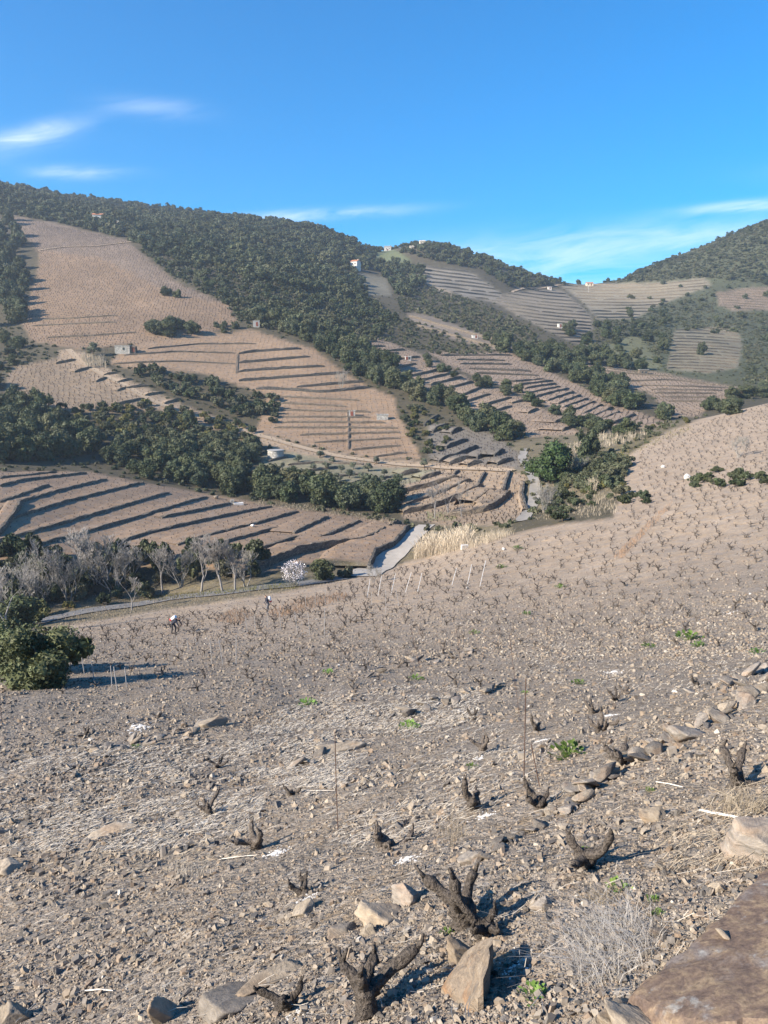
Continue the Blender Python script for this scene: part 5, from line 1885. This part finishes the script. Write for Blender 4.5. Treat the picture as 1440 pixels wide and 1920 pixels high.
straw('straw_litter', [([(0, 1440), (160, 1400), (330, 1400), (480, 1380), (520, 1440), (480, 1560), (300, 1600), (0, 1600)], 7500), ([(430, 1400), (560, 1310), (700, 1285), (900, 1290), (900, 1350), (700, 1400), (640, 1480), (520, 1480)], 7500),
                       ([(560, 1480), (700, 1400), (900, 1350), (1050, 1400), (900, 1560), (640, 1600)], 1500), ([(980, 1200), (1200, 1180), (1440, 1200), (1440, 1300), (1200, 1300), (1000, 1290)], 1700),
                       ([(0, 1560), (1440, 1500), (1440, 1920), (0, 1920)], 350)],
      'pale straw littering the slope between the stones', M['straw_grey'], 5)
straw('straw_litter', [([(200, 1280), (700, 1240), (1000, 1220), (1100, 1330), (500, 1400), (0, 1420)], 1700), ([(1180, 1460), (1440, 1430), (1440, 1640), (1250, 1640)], 700), ([(0, 1450), (480, 1450), (480, 1620), (0, 1680)], 1500), ([(0, 1230), (700, 1130), (1440, 1020), (1440, 1250), (0, 1320)], 3200)],
      'brown straw scattered across the slope', M['straw'], 45)
# dry tuft
root = empty('grass_tuft', at2(1150, 1800))
pts = [p - root.location for p in field_points([(1060, 1790), (1110, 1720), (1180, 1700), (1240, 1740), (1230, 1790), (1160, 1850), (1090, 1860)], 900, 77)]
blades('grass_blades', pts, .06, .2, .0014, M['tuft'], None, 2.0, 3, parent=root, bias=(-.7, .3), seed=4)
tag(root, 'big grey dry grass tuft beside the big rust slab', 'grass tuft')
for x, y, wp, hp, n, lb, mt in ((1390, 1520, 60, 40, 260, 'brown dry grass tuft around the sprawling old vine', 'straw'), (850, 1570, 26, 50, 70, 'thin upright straw tuft beside the low middle vine', 'straw'), (350, 1640, 50, 30, 180, 'flattened grey grass tuft on the left chips', 'straw_grey'),
                                (1120, 1690, 40, 30, 130, 'brown straw tuft above the grey dry grass', 'straw')):
    root = empty('grass_tuft', at2(x, y))
    pts = [p - root.location for p in field_points([(x - wp, y), (x, y - hp * .5), (x + wp, y), (x, y + hp * .5)], n, x)]
    blades('grass_blades', pts, .6 * hp * root.location.length / F, 1.3 * hp * root.location.length / F, .0016, M[mt], None, .9, 3, parent=root, seed=x)
    tag(root, lb, 'grass tuft')


def weed(px, py, wpx, label, n=46, mat='weed', tall=.8):
    p = at2(px, py)
    s_ = wpx / 2 / F * p.length
    g = random.Random(px * 7 + py)
    V, Fc = [], []
    for k in range(n):
        a = g.uniform(0, 6.28)
        r = s_ * math.sqrt(g.random())
        c = Vector((math.cos(a) * r, math.sin(a) * r, g.uniform(.1, 1) * s_ * tall * (1.1 - r / s_ * .7)))
        d = Vector((math.cos(a + g.uniform(-.7, .7)), math.sin(a + g.uniform(-.7, .7)), g.uniform(.1, 1.2))).normalized()
        sd_ = d.cross(Vector((0, 0, 1))).normalized()
        L, w = s_ * g.uniform(.3, .55), s_ * g.uniform(.1, .17)
        o = len(V)
        V += [c - d * L * .4, c + sd_ * w + d * L * .1, c + d * L * .6 - Vector((0, 0, L * .1)), c - sd_ * w + d * L * .1]
        Fc.append((o, o + 1, o + 2, o + 3))
        o = len(V)
        q = Vector((math.cos(a) * r * .3, math.sin(a) * r * .3, -.02))
        t_ = sd_ * s_ * .015
        V += [q - t_, q + t_, c - d * L * .3 + t_, c - d * L * .3 - t_]
        Fc.append((o, o + 1, o + 2, o + 3))
    o = link('weed', mk_mesh('weed', V, Fc, M[mat]), None, p)
    return tag(o, label, 'weed', 'green weeds on the near slope')


for a in ((576, 1322, 34, 'round green weed above the straw, left of the long rod'), (768, 1366, 38, 'bright green weed against a tan stone'), (780, 1275, 28, 'round green weed above the tan stone ledge'),
          (1292, 1200, 46, 'wide bright green weed patch on the right slope'), (1215, 1214, 24, 'small green weed left of the wide green patch'), (988, 1152, 18, 'tiny green weed near the white stakes'),
          (985, 1300, 16, 'small green weed by a rusty rod'), (1065, 1418, 66, 'long low dark green weed left of the stone row'), (1220, 1483, 18, 'small green rosette below the stone row'), (1085, 1283, 26, 'grey green weed on the middle right slope'),
          (1000, 1870, 50, 'green rosette weed at the bottom edge'), (1098, 1605, 34, 'pale green weed behind the dark vine'), (1160, 1668, 40, 'yellow green weed below the dark vine'), (1225, 1690, 24, 'small green weed in the top of the grey grass'),
          (1235, 1715, 22, 'small green sprout beside the grey grass tuft'), (838, 1752, 24, 'yellowish weed beside the thick vine stump'), (970, 1030, 24, 'dark green weed on the far part of the near slope'), (940, 1065, 22, 'green weed clump beside the last white stake'),
          (615, 1262, 22, 'green weed at the foot of the bushy vine'), (1420, 1225, 26, 'green weed at the right frame edge'), (885, 1440, 22, 'dark weed below the forked vine'), (255, 1402, 18, 'tiny green weed in the grey stone line'),
          (1310, 1212, 26, 'green weed just right of the wide green patch'), (890, 1188, 20, 'dark weed in the middle of the near slope'), (1050, 1102, 20, 'small dark weed beyond the middle slope')):
    weed(*a[:3], a[3])

# white ash at the vine feet: loose grains
for x, y, wp, lb in ((262, 1363, 44, 'white ash patch on the grey stone line'), (383, 1542, 34, 'white ash patch below the stubby vine'), (518, 1600, 44, 'white ash patch right of the splayed vine'), (905, 1422, 36, 'white ash patch under the forked vine'),
                     (578, 1684, 34, 'white ash patch beside the sunken vine stub'), (908, 1530, 38, 'white ash patch below the upright thin armed vine'), (1016, 1388, 28, 'white ash patch below the stub in the hollow'), (1140, 1342, 34, 'white ash patch beside the upper vine stub'),
                     (1165, 1418, 30, 'white ash patch around the twisted pale trunk'), (440, 1460, 26, 'white ash patch in the straw'), (760, 1612, 46, 'white ash smear below the low middle vine'), (965, 1815, 40, 'white ash patch right of the triangular rock'),
                     (555, 1905, 36, 'white ash patch at the bottom edge'), (1370, 1150, 24, 'white ash patch high on the right slope'), (1150, 1260, 30, 'white ash patch between the stone rows')):
    p = at2(x, y)
    s_ = wp / 2 / F * p.length
    mb = MB()
    g = random.Random(x)
    for k in range(110):
        a, r = g.uniform(0, 6.28), s_ * g.gauss(0, .5)
        dx, dy = math.cos(a) * r * 1.2, math.sin(a) * r * 1.5
        if abs(dx) > s_ * 2 or abs(dy) > s_ * 2:
            continue
        q = s_ * g.uniform(.04, .13)
        z = drop(p.x + dx, p.y + dy) - p.z
        mb.box((dx, dy, z + q * .12), (q * 1.4, q, q * .5), g.uniform(0, 3), jit=q * .2)
    o = mb.build('ash_patch', M['lime'], None, p)
    tag(o, lb, 'ash patch', 'ash patches on the near slope')

# ================================================================== stakes and rods
def pole(b, t, r, mat, name, label, group, cat, n=6):
    pb = at2(*b)
    d = ray_dir(*t)
    pt = d * (pb.y / d.y)
    mb = MB()
    v = pt - pb
    mb.tube([-v * .08, v * .5 + Vector((rnd.uniform(-1, 1), rnd.uniform(-1, 1), 0)) * .008 * v.length, v], [r, r, r * .95], n)
    o = mb.build(name, mat, None, pb)
    return tag(o, label, cat, group)


def cs(pts, sc_, ox, oy):
    return [((a / sc_ + ox, b / sc_ + oy), (c / sc_ + ox, d / sc_ + oy)) for a, b, c, d in pts]


NUM = ['first', 'second', 'third', 'fourth', 'fifth', 'sixth', 'seventh', 'eighth', 'ninth', 'tenth', 'eleventh', 'twelfth', 'thirteenth', 'fourteenth', 'fifteenth', 'sixteenth', 'seventeenth']
for k, (b, t) in enumerate(cs([(232, 485, 260, 310), (330, 465, 362, 290), (447, 455, 488, 265), (578, 435, 630, 255), (685, 430, 725, 260), (995, 370, 1037, 215), (1127, 395, 1173, 183), (1248, 380, 1300, 150)], 4.8, 640, 1020)):
    pole(b, t, .024, M['stake'], 'vine_stake', NUM[k] + ' leaning white stake from the left in the upper row', 'white vine stakes', 'stake')
for k, (b, t) in enumerate(cs([(270, 575, 270, 430), (400, 625, 400, 410), (525, 610, 490, 400)], 4.8, 640, 1020)):
    pole(b, t, .018, M['stake_grey'], 'vine_stake', NUM[k] + ' thin grey stake from the left below the white stakes', 'grey vine stakes', 'stake')
for k, (b, t) in enumerate(sorted(cs([(530, 590, 517, 420), (605, 605, 575, 420), (695, 605, 695, 400), (1110, 400, 1090, 240), (1192, 400, 1178, 245), (1290, 400, 1290, 220), (1165, 230, 1160, 120), (370, 510, 362, 420), (300, 500, 290, 410), (425, 465, 418, 410),
                                      (770, 380, 752, 250), (825, 380, 818, 260), (905, 330, 903, 240), (995, 360, 988, 240), (1230, 210, 1228, 110), (1297, 190, 1295, 90)], 3.6, 250, 1080))):
    pole(b, t, .018, M['stake_grey'], 'vine_stake', NUM[k] + ' grey stake from the left in the vines between the workers', 'grey vine stakes', 'stake')
for k, (b, t) in enumerate(cs([(405, 1080, 388, 985), (443, 1075, 432, 990), (475, 1095, 460, 1000), (530, 1150, 515, 1020), (630, 1165, 622, 1045), (660, 1185, 640, 1050), (712, 1165, 702, 1055)], 3, 0, 900)):
    pole(b, t, .018, M['stake_grey'], 'vine_stake', NUM[k] + ' grey stake from the left beside the big evergreen bush', 'grey vine stakes', 'stake')
for b, t, lb in (((634, 1560), (628, 1372), 'tall rusty rod standing in the middle of the foreground'), ((982, 1475), (986, 1272), 'tall rusty rod right of the forked vine'), ((496, 1345), (493, 1262), 'rusty rod above the straw at left centre'),
                 ((482, 1425), (462, 1330), 'leaning rusty rod beside the straw'), ((592, 1288), (584, 1222), 'thin rusty rod behind the round weed'), ((974, 1345), (955, 1190), 'leaning rusty rod above the right stone rows'),
                 ((790, 1265), (770, 1172), 'leaning rusty rod among the middle vines'), ((864, 1240), (855, 1175), 'short rusty rod right of the middle vines'), ((1012, 1475), (996, 1395), 'short leaning rusty rod left of the stone row'), ((4, 1365), (0, 1310), 'thin rod at the left frame edge')):
    pole(b, t, .0055 if b[1] > 1300 else .008, M['rust'], 'iron_rod', lb, 'rusty iron rods', 'rod', 5)


def cane(b, t, r, label, mat='cane'):
    a, c = at2(*b), at2(*t)
    mid = a.lerp(c, .5)
    mid.z = drop(mid.x, mid.y) + .03
    mb = MB()
    mb.tube([Vector((0, 0, .02)), mid - a, c - a + Vector((0, 0, .02))], [r, r, r * .7], 6)
    return tag(mb.build('cane', M[mat], None, a), label, 'cane')


cane((1312, 1524), (1455, 1560), .009, 'long pale cane lying at the right edge')
cane((1230, 1470), (1280, 1480), .005, 'thin pale twig below the stone row')
cane((412, 1614), (482, 1606), .005, 'short white cane on the chips left of centre')
cane((160, 1862), (212, 1862), .005, 'short white cane near the bottom left')
cane((1330, 1480), (1440, 1530), .004, 'thin straw stalk above the long pale cane', 'straw')
cane((560, 1483), (628, 1484), .004, 'white stalk lying by the brushy vine stub')

# ================================================================== buildings and masonry
def local(px, py, rz=0.0, name='house', dz=0.0):
    p = at2(px, py)
    return empty(name, p + Vector((0, 0, dz)), rz), p


def house(px, py, w, d, h, rz, label, wall, roof, cat='house', pitch=.22, windows=((-.25, .55), (.25, .55)), door=0.0, name='house', chimney=True, flat=False):
    root, p = local(px, py, rz, name)
    mb = MB()
    mb.box((0, 0, h / 2 - 1), (w, d, h + 2))
    if not flat:
        rh = w * pitch if w < d else d * pitch
        mb.add([(-w / 2, -d / 2, h), (w / 2, -d / 2, h), (w / 2, d / 2, h), (-w / 2, d / 2, h), (-w / 2, 0, h + rh), (w / 2, 0, h + rh)], [(0, 4, 3), (1, 2, 5)])
    mb.build('wall', M[wall], root)
    if flat:
        mb = MB()
        mb.box((0, 0, h + .11), (w + .3, d + .3, .2))
        rf = mb.build('roof', M[roof], root)
    else:
        mb = MB()
        o = .35
        for sgn in (-1, 1):
            e = rh * (1 + 2 * o / d)
            a, b = (-w / 2 - o, sgn * (d / 2 + o), h + rh - e + .03), (w / 2 + o, sgn * (d / 2 + o), h + rh - e + .03)
            c, dd = (w / 2 + o, 0, h + rh + .03), (-w / 2 - o, 0, h + rh + .03)
            up = [(q[0], q[1], q[2] + .16) for q in (a, b, c, dd)]
            mb.add([a, b, c, dd] + up, [(0, 1, 2, 3), (4, 5, 6, 7), (0, 1, 5, 4), (1, 2, 6, 5), (3, 0, 4, 7)])
        rf = mb.build('roof', M[roof], root)
        if chimney:
            mb = MB()
            mb.box((w * .28, d * .1, h + rh + .25), (.5, .5, 1.0))
            mb.build('chimney', M[wall], rf)
    for fx, fz in windows:
        f = MB()
        f.box((fx * w, -d / 2 - .02, fz * h), (1.0, .07, 1.15))
        fo = f.build('window', M['wood'], root)
        g = MB()
        g.box((fx * w, -d / 2 - .06, fz * h), (.8, .03, .95))
        g.build('pane', M['glass'], fo)
    if door is not None:
        f = MB()
        f.box((door * w, -d / 2 - .03, 1.0), (1.0, .08, 2.0))
        f.build('door', M['door'], root)
    return tag(root, label, cat)


hut = house(232, 661, 6.2, 4.2, 2.7, .05, 'whitewashed stone hut with flat roof in the vineyard', 'hutwall', 'grey', 'hut', windows=((.1, .55),), door=None, name='stone_hut', flat=True)
mb = MB()
mb.box((4.2, .2, 1.1), (2.2, 3.2, 3.0))
ann = mb.build('annex', M['wall'], hut)
mb = MB()
mb.box((4.4, -1.42, 1.15), (1.1, .1, 1.9))
mb.build('door', M['door'], ann)
mb = MB()
for x in (-4.0, -7.2):
    for y in (-1.6, 1.4):
        mb.tube([(x, y, -.8), (x, y, 2.2)], [.07, .07], 5)
for y in (-1.8, -1.0, -.2, .6, 1.4):
    mb.tube([(-7.6, y, 2.25), (-3.2, y, 2.3)], [.06, .06], 5)
mb.build('pergola', M['bark'], hut)
house(667, 506, 6.0, 7.0, 6.6, -.45, 'tall white house with orange roof alone in the oak wood', 'white', 'tile', windows=((-.2, .7), (.2, .7), (-.2, .3)), door=.22)
house(186, 415, 9.5, 7, 4.6, .2, 'white villa with orange tiled roof among trees on the left ridge', 'white', 'tile', windows=((-.3, .5), (0, .5), (.3, .5)), door=.15)
house(215, 420, 8, 4, 2.4, .1, 'low cream outbuilding right of the ridge villa', 'cream', 'grey', windows=((-.2, .5),), door=.2, flat=True)
house(727, 466, 8, 5, 4.2, 0, 'white house added where bright sky shows between the skyline pines', 'white', 'grey', windows=((-.2, .5), (.2, .5)), door=0)  # added house standing in for the bright sky gap under the trees
house(792, 461, 6, 5, 4.2, .1, 'cream house on the wooded knoll', 'cream', 'cream', windows=((-.2, .6), (.2, .6)), door=0)
house(772, 468, 4, 3.5, 2.8, .1, 'small cream annex left of the knoll house', 'cream', 'cream', windows=((0, .5),), door=.3, chimney=False)
house(1105, 536, 7, 4.5, 2.6, 0, 'pink roofed hut on the far saddle', 'cream', 'tile', 'hut', windows=((-.2, .5),), door=.2, name='stone_hut', chimney=False)
house(1030, 543, 3.6, 3.2, 2.4, 0, 'tiny white hut beside the saddle track', 'white', 'grey', 'hut', windows=(), door=.1, name='stone_hut', flat=True)
house(765, 675, 2.6, 2.0, 1.5, .1, 'small white shed at the edge of the spur terraces', 'white', 'white', 'shed', windows=((.2, .5),), door=-.25, name='shed', flat=True)
house(890, 634, 3.0, 2.2, 1.4, .1, 'small white shed above the central vineyard', 'white', 'white', 'shed', windows=(), door=.2, name='shed', flat=True)
house(1050, 614, 3.0, 2.6, 2.2, .1, 'little white hut in the far terraces', 'white', 'white', 'hut', windows=(), door=0, name='stone_hut', flat=True)
house(660, 780, 2.2, 1.8, 1.7, 0, 'tiny stone shelter beside the upright drain wall', 'hutwall', 'hutwall', 'shelter', windows=(), door=0, name='stone_shelter', flat=True)
house(717, 786, 4.0, 1.8, 1.6, 0, 'pale stone shelter at the right end of the middle vineyard', 'hutwall', 'hutwall', 'shelter', windows=(), door=None, name='stone_shelter', flat=True)
house(1206, 701, 4.5, 2.5, 2.0, 0, 'low brown shelter above the right valley vineyard', 'wall', 'grey', 'shelter', windows=((-.2, .4), (.2, .4)), door=None, name='stone_shelter', flat=True)
house(481, 612, 3.2, 2.6, 2.6, .1, 'grey water tank hut at the top of the middle vineyard', 'grey', 'grey', 'hut', windows=(), door=.1, name='stone_hut', flat=True)
# white box by the reeds
o, p = local(871, 1030, .2, 'junction_box')
mb = MB()
mb.box((0, 0, .25), (.95, .7, .7))
mb.build('casing', M['white'], o)
mb = MB()
mb.box((0, 0, .64), (1.02, .77, .07))
mb.build('lid', M['white'], o)
tag(o, 'white concrete box at the right end of the reeds', 'box')
o, p = local(443, 946, .3, 'concrete_cover')
mb = MB()
mb.box((-.9, .2, .45), (.8, .8, 1.3))
mb.build('post', M['hutwall'], o)
mb = MB()
mb.box((.5, -.1, .18), (2.2, 1.5, .5))
mb.build('slab', M['white'], o)
tag(o, 'pale concrete block and slab at the top edge of the left vineyard', 'cistern cover')
for x, y, w, lb in ((405, 935, 1.3, 'square tan stone block below the middle oaks'), (1243, 878, .9, 'white boulder on the right vineyard slope'), (1288, 897, 1.1, 'leaning white stone below the right vineyard slope'), (935, 866, 1.2, 'white block at the foot of the grey terraces'), (473, 988, .8, 'white stone on a left terrace edge'),
                    (1345, 722, .9, 'small pale marker stone on the right valley vineyard'), (945, 1032, .5, 'small white stone on the near slope beyond the stakes')):
    p = at2(x, y)
    o = link('boulder', rock_mesh('boulder', x, (w, w * .8, w * .9), M['lime'] if 'white' in lb else M['stone_tan'], 7), None, p + Vector((0, 0, w * .3)))
    tag(o, lb, 'boulder')
# round cistern
p = at2(517, 856)
cis = empty('cistern', p)
r_ = 15 / F * p.y
mb = MB()
mb.tube([(0, 0, -.8), (0, 0, 1.0), (0, 0, 1.9)], [r_, r_, r_], 28)
mb.build('wall', M['hutwall'], cis)
mb = MB()
mb.tube([(0, 0, 1.9), (0, 0, 2.02), (0, 0, 2.1)], [r_ * 1.06, r_ * 1.06, r_ * .9], 28)
mb.build('lid', M['grey'], cis)
tag(cis, 'round stone cistern above the olive orchard', 'cistern')
# mast at the saddle
p = at2(1103, 548)
m_ = MB()
m_.tube([(0, 0, -1), (0, 0, 6)], [.14, .1], 6)
mast = empty('mast', p)
m_.build('pole', M['stake'], mast)
m_ = MB()
m_.box((0, 0, 5.6), (1.6, .12, .12))
m_.build('crossarm', M['stake'], mast)
tag(mast, 'thin white pole standing at the far saddle', 'pole')
# blue barrel among the olives
p = at2(745, 906)
brl = empty('barrel', p)
mb = MB()
mb.tube([(0, 0, -.05), (0, 0, .12), (0, 0, .45), (0, 0, .8), (0, 0, .9)], [.27, .3, .31, .3, .27], 14)
M['blue'] = plain_material('blue_plastic', (.10, .25, .42), .1, 5, rough=.4)
mb.build('drum', M['blue'], brl)
mb = MB()
mb.tube([(0, 0, .9), (0, 0, .94)], [.24, .24], 14)
mb.build('lid', M['blue'], brl)
tag(brl, 'blue plastic barrel among the olive trees', 'barrel')

# ================================================================== the two workers
M['skin'] = plain_material('skin', (.50, .32, .24), .08, 10, rough=.6)
M['jacket'] = plain_material('navy_jacket', (.035, .042, .065), .25, 12)
M['trouser'] = plain_material('grey_trousers', (.13, .135, .15), .25, 12)
M['trouser_d'] = plain_material('dark_trousers', (.05, .05, .055), .25, 12)
M['hair'] = plain_material('dark_hair', (.02, .016, .014), .3, 30)
M['boot'] = plain_material('dark_boots', (.04, .033, .028), .25, 12)
M['tank'] = plain_material('white_plastic_tank', (.80, .80, .80), .05, 6, rough=.4, spec=.4)
M['red'] = plain_material('red_plastic', (.55, .03, .025), .1, 6, rough=.4, spec=.4)


def person(px, py, rz, label, bend, trouser, jackets, arm):
    p = at2(px, py)
    root = empty('person', p, rz)
    # local frame: +X is where the person faces
    hip = Vector((-.08 * bend, 0, .92 - .06 * bend))
    ch = hip + Vector((.46 * math.sin(bend), 0, .46 * math.cos(bend)))
    nk = hip + Vector((.58 * math.sin(bend), 0, .58 * math.cos(bend)))
    hd = nk + Vector((.10 * math.sin(bend * 1.15), 0, .10 * math.cos(bend * 1.15)))
    tp = hd + Vector((.16 * math.sin(bend * 1.15), 0, .15 * math.cos(bend * 1.15)))
    V = [hip, hip.lerp(ch, .45), ch, nk, hd, tp]
    Rd = [(.15, .125), (.135, .115), (.165, .12), (.058, .058), (.088, .098), (.075, .085)]
    E = [(0, 1), (1, 2), (2, 3), (3, 4), (4, 5)]

    def chain(a, pts, rad):
        for q, r in zip(pts, rad):
            V.append(Vector(q))
            Rd.append((r, r))
            E.append((a, len(V) - 1))
            a = len(V) - 1
    for s_, kx in ((1, .10), (-1, -.08)):
        chain(0, [hip + Vector((kx * .2, s_ * .10, -.08)), (hip.x + kx + .05 + .06 * bend, s_ * .115, .48), (kx + hip.x * .6, s_ * .125, .09), (kx + hip.x * .6 + .15, s_ * .14, .035)], (.095, .066, .047, .04))
    for s_ in (1, -1):
        sh = ch + Vector((.03 * math.sin(bend), s_ * .185, .035))
        chain(2, [sh, sh + Vector(arm[0]) + Vector((0, s_ * .07, 0)), sh + Vector(arm[1]) + Vector((0, s_ * .04, 0)), sh + Vector(arm[2]) + Vector((0, s_ * .03, 0))], (.062, .047, .034, .036))
    me = bpy.data.meshes.new('body')
    me.from_pydata([tuple(v) for v in V], E, [])
    for mm in (M[jackets], M[trouser], M['skin'], M['hair'], M['boot']):
        me.materials.append(mm)
    o = link('body_source', me, root)
    sk = o.modifiers.new('skin', 'SKIN')
    for i, r in enumerate(Rd):
        me.skin_vertices[0].data[i].radius = r
        me.skin_vertices[0].data[i].use_root = i == 0
    sub = o.modifiers.new('sub', 'SUBSURF')
    sub.levels = sub.render_levels = 2
    dg = bpy.context.evaluated_depsgraph_get()
    em = bpy.data.meshes.new_from_object(o.evaluated_get(dg))
    bpy.data.objects.remove(o)
    ed = hd
    hands = [Vector(V[-1]), Vector(V[-5])]
    ax = (nk - hip).normalized()
    for f in em.polygons:
        c = f.center
        f.use_smooth = True
        mi = 0
        if c.z < .10:
            mi = 4
        elif (c - hip).dot(ax) < -.02 and c.z < hip.z + .06 and abs(c.y) < .26 and (c.z < .80 or abs(c.x - hip.x) < .25):
            mi = 1
        if any((c - h_).length < .055 for h_ in hands):
            mi = 2
        if (c - nk).dot(ax) > .02:
            face = Vector((math.cos(bend), 0, -math.sin(bend)))
            mi = 2 if (c - ed).dot(face) > .015 and (c - ed).dot(ax) < .11 else 3
            if (c - nk).dot(ax) < .06:
                mi = 2
        f.material_index = mi
    for mm in (M[jackets], M[trouser], M['skin'], M['hair'], M['boot']):
        if len(em.materials) < 5:
            em.materials.append(mm)
    body = link('body', em, root)
    tag(root, label, 'person')
    return root, p, hip, ch, nk, ax


def sprayer(root, p, rz, hip, ch, ax, label):
    """knapsack tank carried on the back"""
    back = Vector((-ax.z, 0, ax.x))           # behind the spine
    c = hip.lerp(ch, .62) + back * .25
    w = empty('knapsack_tank', Vector(p) + Matrix.Rotation(rz, 3, 'Z') @ c, rz)
    bend = math.atan2(ax.x, ax.z)
    for nm, mt, z0, z1 in (('tank', 'tank', -.14, .27), ('base', 'red', -.27, -.15)):
        mb = MB()
        mb.tube([(0, 0, z0), (0, 0, z0 + .04), (0, 0, z1 - .04), (0, 0, z1)], [.14, .185, .185, .13], 12)
        o = mb.build(nm, M[mt], w, smooth_=True)
        o.rotation_euler = (0, bend, 0)
        o.scale = (.8, 1.05, 1)
    mb = MB()
    for s_ in (-.13, .13):
        mb.tube([(.02, s_, .24), (.2, s_ * 1.1, .27), (.36, s_ * 1.1, .16), (.38, s_ * 1.1, -.05), (.18, s_, -.2)], [.02] * 5, 5)
    o = mb.build('strap', M['dark'], w)
    o.rotation_euler = (0, bend, 0)
    return tag(w, label, 'knapsack tank')


r1 = person(326, 1188, R(-12), 'person in dark clothes bending forward among the vines', .95, 'trouser_d', 'jacket', ((.12, 0, -.26), (.26, 0, -.46), (.31, 0, -.53)))
sprayer(r1[0], r1[1], R(-12), r1[2], r1[3], r1[5], 'white and red knapsack tank on the bending worker')
r2 = person(503, 1148, R(200), 'person in navy jacket and grey trousers standing among the vines', .32, 'trouser', 'jacket', ((.04, 0, -.29), (.17, 0, -.50), (.21, 0, -.58)))
sprayer(r2[0], r2[1], R(200), r2[2], r2[3], r2[5], 'white knapsack tank on the standing worker')

# ================================================================== air: one even box of haze round the whole valley
hz = MB()
hz.box((0, 945, 115), (4500, 1950, 430))
hm = bpy.data.materials.new('haze_air')
hm.use_nodes = True
hn = hm.node_tree
hn.nodes.clear()
vol = hn.nodes.new('ShaderNodeVolumePrincipled')
vol.inputs['Color'].default_value = (.72, .84, 1.0, 1)
vol.inputs['Density'].default_value = .00019
vol.inputs['Anisotropy'].default_value = .2
ho = hn.nodes.new('ShaderNodeOutputMaterial')
hn.links.new(vol.outputs[0], ho.inputs['Volume'])
tag(hz.build('haze', hm), 'thin blue haze filling the valley air', None, None, 'stuff')
scene.cycles.volume_bounces = 0
